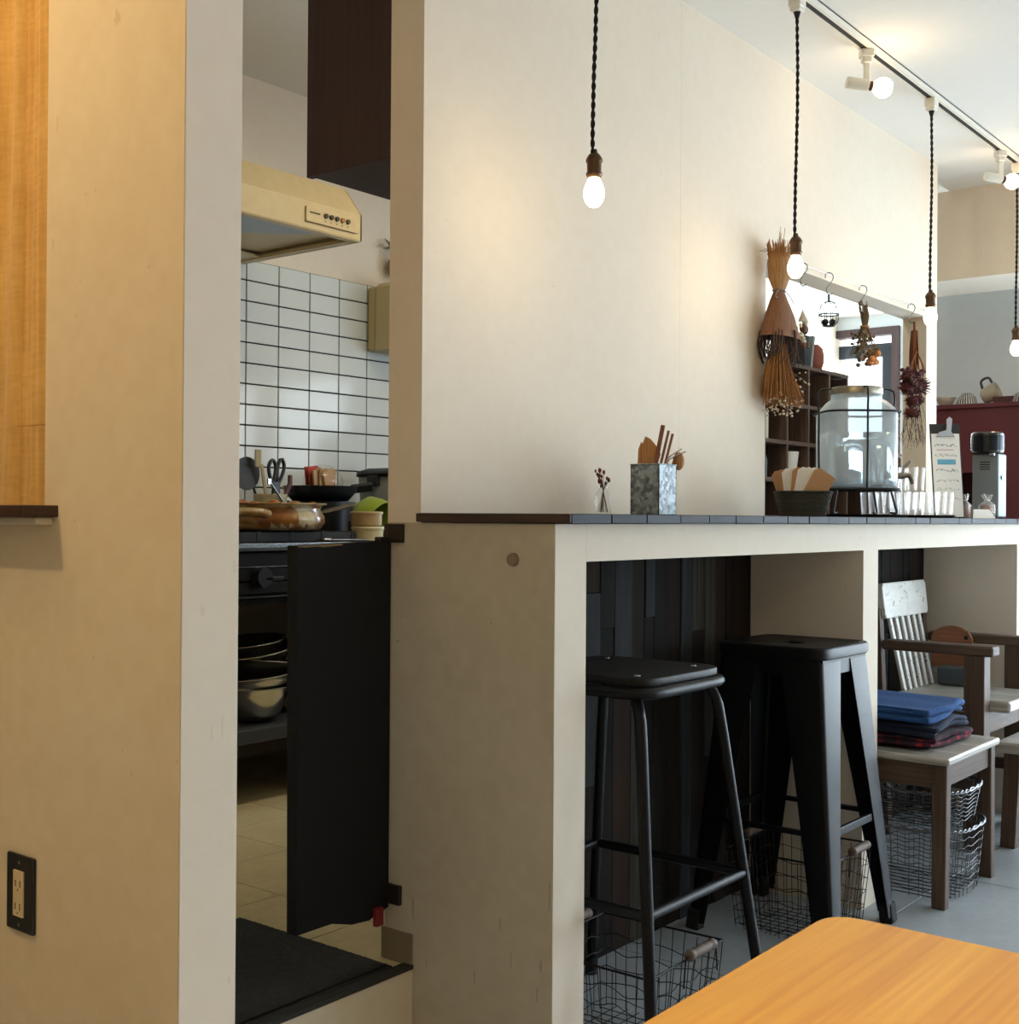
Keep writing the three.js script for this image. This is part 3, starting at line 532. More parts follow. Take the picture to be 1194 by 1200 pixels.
// ------------------------------------------------------------------ kitchen: hood, cupboard, heater
{
  const hm = matT(paintTex(0xd8c79c, 0xb08c52, 0.55, 201), 0.45), t = thing('range_hood', 'beige enamelled range hood above the stove', 'range hood', [2.76, 2.104, ZT]); t.scale.setScalar(1.2);
  const X0 = -0.35, X1 = 0.315, F = 0.55;
  const side = [[0, 0.02], [0, 0.30], [F - 0.085, 0.17], [F, 0.08], [F, 0.005], [F - 0.012, 0.0], [F - 0.012, 0.018]];
  mesh('canopy', extr([[0, 0.20], [0, 0.21], [F - 0.07, 0.168], [F, 0.08], [F, 0.004], [F - 0.01, 0], [F - 0.02, 0.006], [F - 0.02, 0.07], [F - 0.08, 0.15]], X1 - X0).rotateY(-Math.PI / 2).translate(X1, 0, 0), hm, t, 0);
  mesh('end_panel', [extr([[0, 0.0], [0, 0.21], [F - 0.07, 0.168], [F, 0.08], [F, 0.004], [F - 0.01, 0]], 0.006).rotateY(-Math.PI / 2).translate(X1 + 0.001, 0, 0)], hm, t, 2);
  mesh('bottom_lip', [B(X0, X1, 0, 0.012, F - 0.03, F - 0.002, 0.002), B(X1 - 0.03, X1, 0, 0.012, 0.01, F - 0.02, 0.002)], hm, t, 0);
  mesh('inner_pan', [B(X0, X1 - 0.03, 0.02, 0.026, 0.01, F - 0.03), B(X0, X1 - 0.03, 0.004, 0.012, 0.01, 0.12)], hm, t, 0);
  mesh('filter_foil', extr([[X0, 0.12], [-0.12, 0.13], [-0.09, 0.2], [-0.03, 0.22], [-0.04, 0.27], [0.06, 0.33], [0.16, 0.44], [0.21, 0.5], [X0, 0.5]], 0.004, 0.001).rotateX(Math.PI / 2).scale(1, 1, 1).translate(0, 0.016, 0), mat(0xa9b2b8, 0.5, { metalness: 0.3 }), t, 0);
  const cp = mesh('control_panel', B(0.09, 0.30, 0.022, 0.064, F, F + 0.0035, 0.001), hm, t);
  mesh('panel_outline', [B(0.09, 0.0915, 0.02, 0.064, F + 0.003, F + 0.0042), B(0.09, 0.285, 0.0195, 0.021, F + 0.001, F + 0.0042)], mat(0x6a5530, 0.7), cp);
  mesh('lettering', B(0.105, 0.145, 0.047, 0.051, F + 0.0034, F + 0.004), mat(0x4a3c28, 0.7), cp);
  for (let k = 0; k < 5; k++) mesh('button', bar(V(0.166 + k * 0.022, 0.048, F + 0.003), V(0.166 + k * 0.022, 0.048, F + 0.010), 0.0075, 0.0065, 14), mat([0x3a3024, 0x3a3024, 0x3a3024, 0xa5713c, 0x4c3a22][k], 0.5), t);
  mesh('mark', [0, 1, 2, 3, 4].map((k) => B(0.164 + k * 0.022, 0.168 + k * 0.022, 0.031, 0.034, F + 0.0034, F + 0.004)), mat(0x55462e, 0.7), cp);
}
{
  const t = thing('wall_cupboard', 'dark brown wall cupboard hanging at the kitchen passage', 'cupboard', [2.034, 1.939, ZB]);
  mesh('carcass', [B(0.018, 0.9, 0.014, 0.62, -0.36, -0.001), B(0, 0.0178, 0, 0.62, -0.386, -0.001)], M.darkCab, t, 1);
  mesh('bottom_board', B(0.018, 0.9, 0, 0.012, -0.36, -0.001), M.darkCab, t, 0);
  mesh('door', B(0.02, 0.45, 0.004, 0.6, -0.384, -0.362, 0.002), M.darkCab, t, 1); mesh('door', B(0.454, 0.9, 0.004, 0.6, -0.384, -0.362, 0.002), M.darkCab, t, 1);
}
{
  const t = thing('paper_dispenser', 'beige wall-mounted dispenser box on the kitchen tiles', 'dispenser', [3.914, 1.834, ZT + 0.013]); t.scale.setScalar(1.2);
  const m = mat(0xb9a878, 0.4);
  mesh('back_shell', B(-0.085, 0.12, 0, 0.235, 0, 0.05, 0.012), m, t); mesh('front_shell', extr([[-0.085, 0.006], [-0.085, 0.225], [-0.075, 0.236], [0.12, 0.236], [0.12, 0.0], [-0.06, 0]], 0.09, 0.006).translate(0, 0, 0.054), m, t);
  mesh('sight_window', B(-0.01, 0.02, 0.055, 0.105, 0.15, 0.153, 0.001), mat(0x1a1a1c, 0.3), t);
}
{
  const t = thing('dried_gourd', 'small brown gourd and spiky seed star hung above the dispenser', 'ornament', [3.914, 2.164, ZT + 0.02]); t.scale.setScalar(1.2);
  mesh('gourd', ball(0.035, 0.03, 0.045, 0.02, [0.8, 1.25, 0.8]), mat(0x8c7a5c, 0.7), t);
  const g = []; for (let k = 0; k < 6; k++) { const a = k / 6 * Math.PI * 2 + 0.4; g.push(bar(V(0.02, 0.12, 0.02), V(0.02 + 0.055 * Math.cos(a), 0.12 + 0.04 * Math.sin(a), 0.02), 0.009, 0.0008, 6)); }
  mesh('seed_star', g, mat(0x6f6a5e, 0.8), t);
}
// stove block
const KT = 1.03;
{
  const t = thing('gas_range', 'black gas range with slatted drawer front and open lower shelf', 'stove', [2.82, KF, -3.42]); t.scale.setScalar(1.2); const KT = 1.045, KF0 = 0.331;
  const L = (g) => g.translate(-2.35, -KF0, 2.85), bm = M.darkPanel;
  mesh('worktop', L(B(1.75, 2.98, KT - 0.02, KT, -3.18, -2.595, 0.002)), mat(0x33363a, 0.4), t);
  mesh('metal_edge', L(B(1.75, 2.98, KT - 0.011, KT + 0.0015, -2.599, -2.594, 0.001)), M.steel, t);
  mesh('body', [L(B(1.75, 2.96, 0.88, KT - 0.02, -3.17, -2.62)), L(B(2.505, 2.96, KF0, 0.88, -2.64, -2.60)), L(B(2.305, 2.52, 0.88, 1.02, -2.625, -2.605)), L(B(1.75, 2.5, KF0 + 0.2, 0.88, -3.17, -3.15)), L(B(2.94, 2.96, KF0, 0.88, -3.17, -2.6))], bm, t);
  for (const [a, b] of [[0.985, 1.02], [0.945, 0.982], [0.91, 0.94]]) mesh('front_slat', L(B(1.78, 2.3, a, b, -2.625, -2.602, 0.002)), bm, t);
  mesh('trim_strip', [L(B(1.78, 2.3, 0.982, 0.9845, -2.602, -2.599)), L(B(1.78, 2.3, 0.9, 0.904, -2.606, -2.598))], M.steel, t);
  const kb = mesh('knob', [L(new THREE.CylinderGeometry(0.026, 0.028, 0.03, 20).rotateX(Math.PI / 2).translate(2.19, 0.955, -2.587)), L(B(2.19, 2.255, 0.945, 0.957, -2.582, -2.572, 0.003))], mat(0x15161a, 0.4), t);
  mesh('lower_shelf', L(B(1.76, 2.5, 0.507, 0.545, -3.16, -2.61, 0.003)), mat(0x3c4044, 0.5), t);
  for (const x of [1.775, 2.487]) for (const z of [-2.63, -3.14]) mesh('leg', L(B(x - 0.012, x + 0.012, KF0, 0.9, z - 0.012, z + 0.012)), bm, t, 1);
  const gr = []; for (const x of [2.12, 2.24, 2.36, 2.48, 2.6]) gr.push(L(B(x - 0.008, x + 0.008, KT + 0.002, KT + 0.032, -3.05, -2.66, 0.002))); for (const z of [-3.04, -2.86, -2.67]) gr.push(L(B(2.0, 2.61, KT + 0.002, KT + 0.03, z - 0.008, z + 0.008, 0.002)));
  mesh('pan_grate', gr, mat(0x1a1b1e, 0.6), t);
}
const GR = KT + 0.0396;
{
  const pot = matT(tex(256, 256, (u, v) => { const n = fbm(u, v, 4, 3, 211, 3), k = Math.max(0, Math.min(1, (n - 0.47) * 4.5)); return mix(mix([214, 202, 168], [190, 176, 138], fbm(u, v, 20, 20, 219, 2)), mix([178, 118, 52], [120, 72, 32], fbm(u, v, 9, 9, 215, 3)), k); }, [0.23, 0.15]), 0.3, { clearcoat: 0.5 });
  const t = thing('casserole', 'stained cream enamel casserole on the stove', 'pot', [2.838, GR, -3.348], -0.9); t.scale.setScalar(1.2);
  mesh('bowl', lathe([[0, 0.0], [0.14, 0.0], [0.165, 0.006], [0.177, 0.024], [0.175, 0.042], [0.163, 0.06], [0.168, 0.072], [0.182, 0.076], [0.182, 0.079], [0.164, 0.077], [0.155, 0.06], [0.16, 0.03], [0.14, 0.01], [0, 0.01]], 40), pot, t);
  mesh('handle', [tube([V(0.045, 0.048, 0.16), V(0.034, 0.052, 0.194), V(0, 0.053, 0.204), V(-0.034, 0.052, 0.194), V(-0.045, 0.048, 0.16)], 0.012, 24, 8)], pot, t);
  const f = []; seed = 55; for (let i = 0; i < 60; i++) { const a = rr(0, 6.28), r = 0.15 * Math.sqrt(rnd()); f.push(ball(rr(0.008, 0.016), r * Math.cos(a), 0.066 + rr(0, 0.014), r * Math.sin(a), [1, 0.7, 1], 4)); }
  const s = mesh('stew', f, mat(0xa5652c, 0.6), t); s.userData.kind = 'stuff';
}
{
  const t = thing('frying_pan', 'dark frying pan leaning upright behind the casserole', 'pan', [2.76, GR, -3.696]); t.scale.setScalar(1.2);
  mesh('pan', lathe([[0, 0], [0.115, 0], [0.14, 0.03], [0.143, 0.03], [0.118, -0.004], [0, -0.004]], 36).rotateX(Math.PI / 2 - 0.16).translate(0.01, 0.146, 0), mat(0x191b1f, 0.45), t);
  mesh('handle', beam(V(0.01, 0.28, -0.02), V(0.0, 0.36, -0.05), 0.022, 0.012), mat(0x141416, 0.5), t);
}
{
  const t = thing('utensil_pot', 'off-white enamel mug holding kitchen utensils', 'mug', [3.084, GR + 0.003, -3.6]); t.scale.setScalar(1.2);
  mesh('mug', lathe([[0, 0], [0.046, 0], [0.05, 0.004], [0.052, 0.105], [0.053, 0.108], [0.05, 0.106], [0.048, 0.01], [0, 0.008]]), mat(0xb6b094, 0.35), t);
  mesh('handle', tube([V(0.05, 0.09, 0.0), V(0.078, 0.09, 0.0), V(0.086, 0.06, 0.0), V(0.074, 0.03, 0.0), V(0.05, 0.025, 0)], 0.005, 24, 6), M.white, t);
  mesh('printed_band', [lathe([[0.0525, 0.046], [0.0528, 0.049]]), lathe([[0.0528, 0.062], [0.053, 0.064]])], mat(0x44483e, 0.5), t);
  const u = (name, label, geos, m) => tag(mesh(name, geos.map((g) => g.scale(1.2, 1.2, 1.2).translate(3.084, GR + 0.003, -3.6)), m), label, 'utensil', 'utensils in the enamel mug');
  u('wooden_spatula', 'pale wooden spatula standing in the enamel mug', [beam(V(0.0, 0.02, 0), V(-0.045, 0.2, 0.01), 0.012, 0.006), B(-0.07, -0.046, 0.19, 0.245, 0.006, 0.012, 0.003)], mat(0xa59a7a, 0.8));
  u('skimmer', 'round dark mesh skimmer standing in the enamel mug', [bar(V(-0.01, 0.02, -0.015), V(-0.06, 0.15, -0.02), 0.004), lathe([[0, 0], [0.05, 0.008], [0.052, 0.011], [0, 0.006]], 24).rotateX(Math.PI / 2).translate(-0.085, 0.17, -0.022)], mat(0x3a3a3a, 0.5, { metalness: 0.4 }));
  u('kitchen_scissors', 'black-handled kitchen scissors standing in the enamel mug', [beam(V(0.01, 0.02, 0.01), V(0.015, 0.15, 0.01), 0.03, 0.01), tube([V(0.0, 0.14, 0.01), V(-0.016, 0.19, 0.01), V(0.0, 0.215, 0.01), V(0.013, 0.19, 0.01)], 0.006, 24, 6, true), tube([V(0.022, 0.14, 0.01), V(0.02, 0.19, 0.01), V(0.036, 0.22, 0.01), V(0.047, 0.19, 0.01)], 0.006, 24, 6, true)], mat(0x14151a, 0.35));
  u('red_handle_peeler', 'dark red-handled peeler leaning in the enamel mug', [beam(V(0.02, 0.03, 0.012), V(0.07, 0.15, 0.015), 0.016, 0.009), B(0.06, 0.075, 0.13, 0.17, 0.01, 0.02, 0.004)], mat(0x4c1d18, 0.5));
  u('ladle', 'steel ladle with long thin handle leaning over the mug', [bar(V(0.05, 0.03, 0.055), V(-0.05, 0.14, 0.06), 0.004), B(-0.062, -0.048, 0.135, 0.155, 0.056, 0.062, 0.002), ball(0.018, 0.055, 0.02, 0.055, [1, 0.7, 1])], M.steel);
}
{
  const t = thing('pan_stack', 'stack of dark pans beside the stove tiles', 'pans', [3.36, KT + 0.001, -3.624]); t.scale.setScalar(1.2);
  mesh('lower_pan', lathe([[0, 0], [0.1, 0], [0.106, 0.005], [0.108, 0.12], [0.112, 0.122], [0.104, 0.122], [0.1, 0.01], [0, 0.01]], 32), mat(0x131519, 0.4), t);
  mesh('upper_pan', lathe([[0, 0.124], [0.09, 0.124], [0.118, 0.155], [0.122, 0.172], [0.126, 0.173], [0.117, 0.172], [0.09, 0.13], [0, 0.13]], 32), mat(0x1d2025, 0.35), t);
  mesh('handle', beam(V(-0.1, 0.085, 0.1), V(-0.02, 0.115, 0.19), 0.008, 0.016), M.steel, t);
  mesh('handle', beam(V(0.1, 0.165, 0.04), V(0.16, 0.175, 0.08), 0.03, 0.016), mat(0x17181b, 0.5), t);
}
{
  const t = thing('wrapped_snacks', 'clear bag of pink and tan crackers on the pans', 'food bag', [3.36, KT + 0.18, -3.624]); t.scale.setScalar(1.2); seed = 77;
  const a = [], b = []; for (let i = 0; i < 9; i++) a.push(B(-0.03, 0.03, 0, 0.055, -0.003, 0.003, 0.002).rotateZ(rr(-0.6, 0.5)).rotateY(rr(-0.6, 0.6)).translate(rr(-0.03, 0.05), 0.024, rr(-0.03, 0.03)));
  for (let i = 0; i < 3; i++) b.push(B(-0.02, 0.02, 0, 0.06, -0.003, 0.003, 0.002).rotateZ(rr(-0.3, 0.4)).translate(rr(-0.055, -0.025), 0.028, rr(-0.01, 0.03)));
  mesh('tan_crackers', a, mat(0xb8916a, 0.8), t); mesh('pink_crackers', b, mat(0xb5483f, 0.8), t);
  mesh('clear_film', ball(0.075, 0.012, 0.04, 0, [1, 0.75, 0.8], 10), new THREE.MeshPhysicalMaterial({ color: 0xffffff, transmission: 1, roughness: 0.15, thickness: 0, side: THREE.DoubleSide }), t);
}
{
  const t = thing('lime_bowl', 'lime green plastic bowl propped on its side', 'bowl', [3.353, KT + 0.02, -3.38]); t.scale.setScalar(1.2);
  mesh('bowl', lathe([[0, 0], [0.035, 0.002], [0.058, 0.02], [0.07, 0.055], [0.074, 0.085], [0.071, 0.085], [0.066, 0.056], [0.054, 0.024], [0.033, 0.006], [0, 0.004]], 32).rotateZ(-0.2).rotateX(2.1).translate(0, 0.082, -0.02), mat(0x8fa22e, 0.4), t);
  mesh('dark_sponge', B(-0.05, 0.05, -0.012, 0.045, -0.02, 0.03, 0.008), mat(0x2c1d18, 0.9), t);
}
const ram = (() => {
  const t = thing('ramekin', 'cream ramekin standing on the stove top under another', 'ramekin', [3.2, KT + 0.002, -3.2], 0, 'stacked ramekins'); t.scale.setScalar(1.2);
  const flute = lathe([[0, 0], [0.043, 0], [0.046, 0.003], [0.047, 0.034], [0.05, 0.036], [0.05, 0.043], [0.046, 0.044], [0.044, 0.006], [0, 0.005]], 36), p = flute.attributes.position;
  mesh('cup', flute, mat(0xd8ca9c, 0.35), t); return t;
})();
copy(ram, [3.193, KT + 0.056, -3.2], 0, 'brownish ramekin stacked on top of the cream one').children.forEach((c) => { c.material = mat(0xb79a6c, 0.4); });
copy(ram, [3.24, KT + 0.001, -3.4], 0, 'half-hidden low cream dish behind the ramekins', 'stacked ramekins').scale.set(0.96, 0.72, 0.96);
tag(mesh('spoon', [bar(V(3.0, KT + 0.0078, -3.174), V(3.156, KT + 0.0078, -3.15), 0.0036, 0.0024), ball(0.02, 2.978, KT + 0.009, -3.178, [1.3, 0.4, 0.9])], M.steel), 'steel spoon lying on the stove edge', 'spoon');
{
  const t = thing('bread_bin', 'grey canister with a black lid by the tiled wall', 'canister', [3.744, KT + 0.001, -3.576]); t.scale.setScalar(1.2);
  mesh('body', loft([superRing(0.01, 0.01, 0, 5), superRing(0.1, 0.09, 0, 5), superRing(0.115, 0.1, 0.21, 5), superRing(0.02, 0.02, 0.21, 5)]), mat(0x8c918c, 0.5), t);
  mesh('lid', loft([superRing(0.02, 0.02, 0.211, 5), superRing(0.122, 0.106, 0.211, 5), superRing(0.12, 0.104, 0.228, 5), superRing(0.09, 0.07, 0.24, 5), superRing(0.01, 0.01, 0.24, 5)]), mat(0x15161a, 0.5), t);
  mesh('clip', B(-0.128, -0.112, 0.18, 0.215, -0.02, 0.03, 0.003), mat(0x15161a, 0.5), t);
}
tag(mesh('kitchen_worktop', B(3.582, 4.68, KT - 0.036, KT, -3.816, -3.12, 0.002), mat(0x3a3d40, 0.5)), 'plain dark kitchen worktop next to the stove', 'worktop');
tag(mesh('kitchen_cabinet', [B(3.582, 4.68, KF, KT - 0.037, -3.816, -3.15)], M.darkPanel), 'dark kitchen base cabinet next to the stove', 'cabinet');
// steel bowls on the lower shelf
{
  const bowlG = (r, h) => lathe([[0, 0], [r * 0.45, 0], [r * 0.75, h * 0.25], [r * 0.95, h * 0.8], [r, h], [r * 1.06, h + 0.003], [r * 1.06, h + 0.006], [r * 0.98, h + 0.005], [r * 0.92, h * 0.8], [r * 0.72, h * 0.27], [r * 0.43, 0.004], [0, 0.004]], 36);
  const bm = mat(0xd2cfc6, 0.2, { metalness: 1 });
  const specs = [[2.73, 0.432, -3.27, 0.126, 0.114, 0, 'deep steel bowl at the bottom of the bowl stack'], [2.735, 0.52, -3.27, 0.15, 0.072, 0.1, 'wide steel bowl second in the bowl stack'], [2.733, 0.568, -3.27, 0.142, 0.066, -0.12, 'steel bowl with thin rim in the middle of the bowl stack'], [2.735, 0.609, -3.275, 0.146, 0.06, 0.16, 'tilted steel bowl near the top of the bowl stack'], [2.72, 0.643, -3.275, 0.12, 0.054, 0.12, 'small steel bowl on top of the bowl stack']];
  for (const [x, y, z, r, h, a, l] of specs) { const o = mesh('steel_bowl', bowlG(r, h), bm); o.position.set(x, y, z); o.rotation.z = a; tag(o, l, 'bowl', 'steel bowls under the stove'); }
}

// ------------------------------------------------------------------ on the worktop
const CT = 1.1288;
{
  const galv = matT(tex(256, 256, (u, v) => { // galvanised spangle: nearest of jittered cells
    let best = 9, id = 0; const n = 14; const x = u * n, y = v * n;
    for (let i = -1; i < 2; i++) for (let j = -1; j < 2; j++) { const cx = (Math.floor(x) + i + n) % n, cy = (Math.floor(y) + j + n) % n, px = Math.floor(x) + i + hash(cx, cy, 3), py = Math.floor(y) + j + hash(cx, cy, 5), d = (px - x) ** 2 + (py - y) ** 2; if (d < best) { best = d; id = hash(cx, cy, 9); } }
    return mix([92, 100, 104], [168, 178, 184], id); }, [0.13, 0.13]), 0.5, { metalness: 0.35 });
  const t = thing('utensil_tin', 'square galvanised tin holding wooden spoons and forks', 'tin', [2.563, CT, -1.592]), h = 0.121, w = 0.04;
  mesh('tin_wall', [B(-w, -w + 0.002, 0, h, -w, w), B(w - 0.002, w, 0, h, -w, w), B(-w, w, 0, h, -w, -w + 0.002), B(-w, w, 0, h, w - 0.002, w), B(-w, w, 0, 0.002, -w, w)], galv, t);
  mesh('rolled_rim', [bar(V(-w, h, -w), V(w, h, -w), 0.002, 0.002, 6), bar(V(-w, h, w), V(w, h, w), 0.002, 0.002, 6), bar(V(-w, h, -w), V(-w, h, w), 0.002, 0.002, 6), bar(V(w, h, -w), V(w, h, w), 0.002, 0.002, 6)], galv, t);
  const T = (g) => g.rotateY(-0.9).translate(2.563, CT, -1.592);
  const wd = matT(woodTex(0xa06a3a, 0xc99a64, [0.3, 0.08], 231), 0.6), wd2 = matT(woodTex(0x6f432a, 0x94633f, [0.3, 0.08], 235), 0.6);
  const u = (name, label, geos, m) => tag(mesh(name, geos.map(T), m, null, 1), label, 'cutlery', 'cutlery in the tin');
  u('wooden_spreader', 'broad pale wooden spreader standing in the tin', [extr([[-0.008, 0.01], [-0.026, 0.12], [-0.026, 0.17], [-0.02, 0.188], [-0.008, 0.182], [0.012, 0.158], [0.016, 0.145], [0.006, 0.115], [0.004, 0.01]], 0.005, 0.001).translate(0, 0.001, -0.004)], wd);
  u('wooden_spreader', 'second pale wooden spreader leaning in the tin corner', [extr([[-0.012, 0.01], [-0.036, 0.12], [-0.034, 0.16], [-0.028, 0.176], [-0.018, 0.16], [-0.014, 0.12], [-0.002, 0.01]], 0.005, 0.001).rotateX(-0.06).translate(0.0, 0.001, -0.012)], wd);
  u('wooden_stirrer', 'flat wooden stirrer standing tallest in the tin', [beam(V(-0.018, 0.008, 0.016), V(0.021, 0.217, 0.01), 0.009, 0.005, 1.2, 0.002)], wd2);
  u('chopstick', 'brown chopstick leaning in the tin beside the tall stirrer', [bar(V(-0.012, 0.008, 0.024), V(0.034, 0.203, 0.016), 0.0026, 0.0034)], wd2);
  u('chopstick', 'brown chopstick leaning in the tin nearest the forks', [bar(V(-0.004, 0.008, 0.03), V(0.043, 0.195, 0.022), 0.0026, 0.0034)], wd2);
  for (let k = 0; k < 2; k++) { const g = [bar(V(-0.004, 0.01, -0.012), V(0.03, 0.128, -0.004), 0.003)]; for (let j = 0; j < 4; j++) g.push(tube([V(0.03, 0.128, -0.004), V(0.036, 0.14, -0.012 + j * 0.005), V(0.066 + k * 0.008, 0.16 - k * 0.002, -0.012 + j * 0.005)], 0.0015, 8, 5)); u('fork', ['steel fork in the tin with tines up beside the chopsticks', 'steel fork in the tin reaching furthest over the rim'][k], g.map((q) => q.translate(k * 0.004, -k * 0.004, -k * 0.016 + 0.012)), M.steel); }
  u('wooden_spoon', 'small round wooden spoon hanging out over the tin rim', [bar(V(0.004, 0.03, -0.02), V(0.052, 0.13, -0.024), 0.003), ball(0.018, 0.064, 0.132, -0.026, [0.8, 1.25, 0.5])], wd);
}
{
  const t = thing('bud_bottle', 'small clear glass bottle with dried red sprigs', 'vase', [2.507, CT, -1.70]);
  mesh('bottle', lathe([[0, 0.001], [0.019, 0.001], [0.021, 0.004], [0.021, 0.045], [0.019, 0.054], [0.011, 0.062], [0.0105, 0.07], [0.0125, 0.071], [0.0125, 0.075], [0.009, 0.075], [0.0095, 0.062], [0.017, 0.053], [0.0185, 0.045], [0.0185, 0.005], [0, 0.004]], 24), M.glass, t);
  const st = [], fl = []; seed = 91; for (let i = 0; i < 11; i++) { const a = rr(0, 6.28), r = rr(0.008, 0.024), h = rr(0.08, 0.115); st.push(tube([V(rr(-0.01, 0.01), 0.006, rr(-0.01, 0.01)), V(0.002 * Math.cos(a), 0.06, 0), V(r * Math.cos(a), h, r * Math.sin(a))], 0.0007, 8, 4)); fl.push(ball(rr(0.0025, 0.0045), r * Math.cos(a), h, r * Math.sin(a), [1, 1.6, 1], 5)); if (i % 2) fl.push(ball(0.003, r * 0.6 * Math.cos(a), h * 0.86, r * 0.6 * Math.sin(a), [1, 1.6, 1], 5)); }
  mesh('stems', st, M.twig, t); mesh('flower_heads', fl, mat(0x743226, 0.9), t);
}
tag(mesh('white_vase', lathe([[0, 0], [0.024, 0], [0.026, 0.004], [0.022, 0.03], [0.016, 0.055], [0.011, 0.07], [0.009, 0.09], [0.007, 0.09], [0.008, 0.07], [0, 0.01]], 28).translate(2.68, CT, -1.64), mat(0xe9e6df, 0.3)), 'small white bottle vase half hidden behind the tin', 'vase');
{
  const t = thing('napkin_basket', 'dark woven basket holding paper bags', 'basket', [3.345, CT, -1.57], -0.9); t.scale.set(0.98, 1, 1.0);
  const wv = [], n = 12; for (let k = 0; k < n; k++) { const f = k / (n - 1), hx = 0.062 + 0.016 * f, hz = 0.045 + 0.012 * f; const pts = superRing(hx, hz, 0.004 + f * 0.062, 4, 44); pts.forEach((p, i) => { const s = (i + k) % 2 ? 1.012 : 0.988; p.x *= s; p.z *= s; }); wv.push(tube(pts, 0.0032, 110, 5, true)); }
  mesh('weave', wv, mat(0x3d3a2e, 0.85), t); mesh('bottom', loft([superRing(0.001, 0.001, 0.003, 4), superRing(0.06, 0.044, 0.003, 4)]), mat(0x2b291f, 0.9), t);
  mesh('dark_band', tube(superRing(0.079, 0.058, 0.07, 4, 44), 0.004, 110, 6, true), mat(0x26241f, 0.85), t);
  seed = 33;
  for (let k = 0; k < 9; k++) {
    const kr = k < 2 || k === 4 || k === 8, g = extr([[-0.03, 0], [-0.034, 0.088], [-0.022, 0.1], [0.03, 0.094], [0.032, 0.0]], 0.0025, 0.0004);
    g.rotateZ(0.3 - k * 0.1).rotateX(0.1).translate(-0.03 + k * 0.0055, 0.042, -0.02 + k * 0.005);
    const o = mesh('paper_bag', g, kr ? M.kraft : M.paper); o.position.set(3.345, CT, -1.57); o.rotation.y = -0.9; tag(o, kr ? 'folded brown paper bag in the woven basket' : 'folded white paper bag in the woven basket', 'paper bag', kr ? 'brown paper bags in the basket' : 'white paper bags in the basket');
  }
}
{
  const dx = 3.845, dz = -1.62;
  const w = thing('dispenser_stand', 'black wire stand with four legs under the glass drinks dispenser', 'stand', [dx, CT + 0.012, dz], -0.88);
  const bm = mat(0x16181b, 0.5), R0 = 0.118, R1 = 0.122;
  mesh('base_ring', tube(superRing(R0, R0, 0.078, 5, 44), 0.004, 110, 6, true), bm, w); mesh('top_ring', tube(superRing(R1, R1, 0.325, 5, 44), 0.0035, 110, 6, true), bm, w);
  for (const [x, z] of [[1, 0], [0, 1], [-1, 0], [0, -1]]) mesh('upright', tube([V(x * R0, 0.078, z * R0), V(x * R1, 0.2, z * R1), V(x * R1, 0.325, z * R1), V(x * R1, 0.395, z * R1), V(x * 0.075, 0.405, z * 0.075)], 0.0035, 40, 6), bm, w, 1);
  for (const [x, z] of [[1, 1], [-1, 1], [-1, -1], [1, -1]]) mesh('leg', tube([V(x * 0.085, 0.078, z * 0.085), V(x * 0.095, 0.03, z * 0.095), V(x * 0.1, 0.003, z * 0.1), V(x * 0.085, 0.003, z * 0.085)], 0.0035, 20, 6), bm, w, 1);
  mesh('cross_bar', [bar(V(-R0, 0.076, 0), V(R0, 0.076, 0), 0.0035), bar(V(0, 0.076, -R0), V(0, 0.076, R0), 0.0035)], bm, w);
  const t = thing('drinks_dispenser', 'large squared glass drinks dispenser with metal tap', 'drinks dispenser', [dx, CT + 0.095, dz], -0.88);
  const S = (h, y, e = 5) => superRing(h, h, y, e, 48);
  mesh('jar', loft([S(0.001, 0), S(0.098, 0), S(0.11, 0.008), S(0.114, 0.03), S(0.114, 0.235), S(0.108, 0.255, 4), S(0.09, 0.278, 3), S(0.08, 0.287, 2.2), S(0.08, 0.31, 2)]), new THREE.MeshPhysicalMaterial({ color: 0xe6eff4, roughness: 0.3, transmission: 0.6, thickness: 0, ior: 1.45, side: THREE.DoubleSide }), t);
  mesh('water', loft([S(0.001, 0.006), S(0.095, 0.006), S(0.106, 0.014), S(0.109, 0.03), S(0.109, 0.175), S(0.001, 0.175)]), new THREE.MeshPhysicalMaterial({ color: 0xe6f2f8, roughness: 0.05, transmission: 1, thickness: 0.1, ior: 1.33, side: THREE.DoubleSide }), t);
  mesh('lid', lathe([[0, 0.326], [0.078, 0.326], [0.084, 0.322], [0.084, 0.302], [0.082, 0.302], [0.08, 0.318], [0, 0.32]], 40), mat(0x9c9684, 0.35, { metalness: 0.9 }), t);
  const ux = 0.75 + 0.25, tap = mesh('tap', [bar(V(0.11, 0.04, 0.02), V(0.15, 0.04, 0.02), 0.012, 0.01, 14), bar(V(0.105, 0.04, 0.02), V(0.118, 0.04, 0.02), 0.019, 0.019, 18), tube([V(0.15, 0.042, 0.02), V(0.168, 0.04, 0.02), V(0.176, 0.026, 0.02), V(0.178, 0.014, 0.02)], 0.0085, 16, 8)], mat(0x8d8376, 0.3, { metalness: 0.9 }), t);
  mesh('tap_lever', [bar(V(0.148, 0.045, 0.02), V(0.15, 0.066, 0.02), 0.006, 0.005, 10), beam(V(0.15, 0.066, 0.02), V(0.172, 0.088, 0.02), 0.014, 0.006)], mat(0xa79c8e, 0.3, { metalness: 0.9 }), tap);
}
function tray(label, x, z, r, y) { const o = mesh('round_tray', lathe([[0, 0], [r - 0.01, 0], [r, 0.009], [r + 0.001, 0.0095], [r - 0.006, 0.004], [0, 0.003]], 48), mat(0x3c2c26, 0.35)); o.position.set(x, y, z); return tag(o, label, 'tray', 'round serving trays'); }
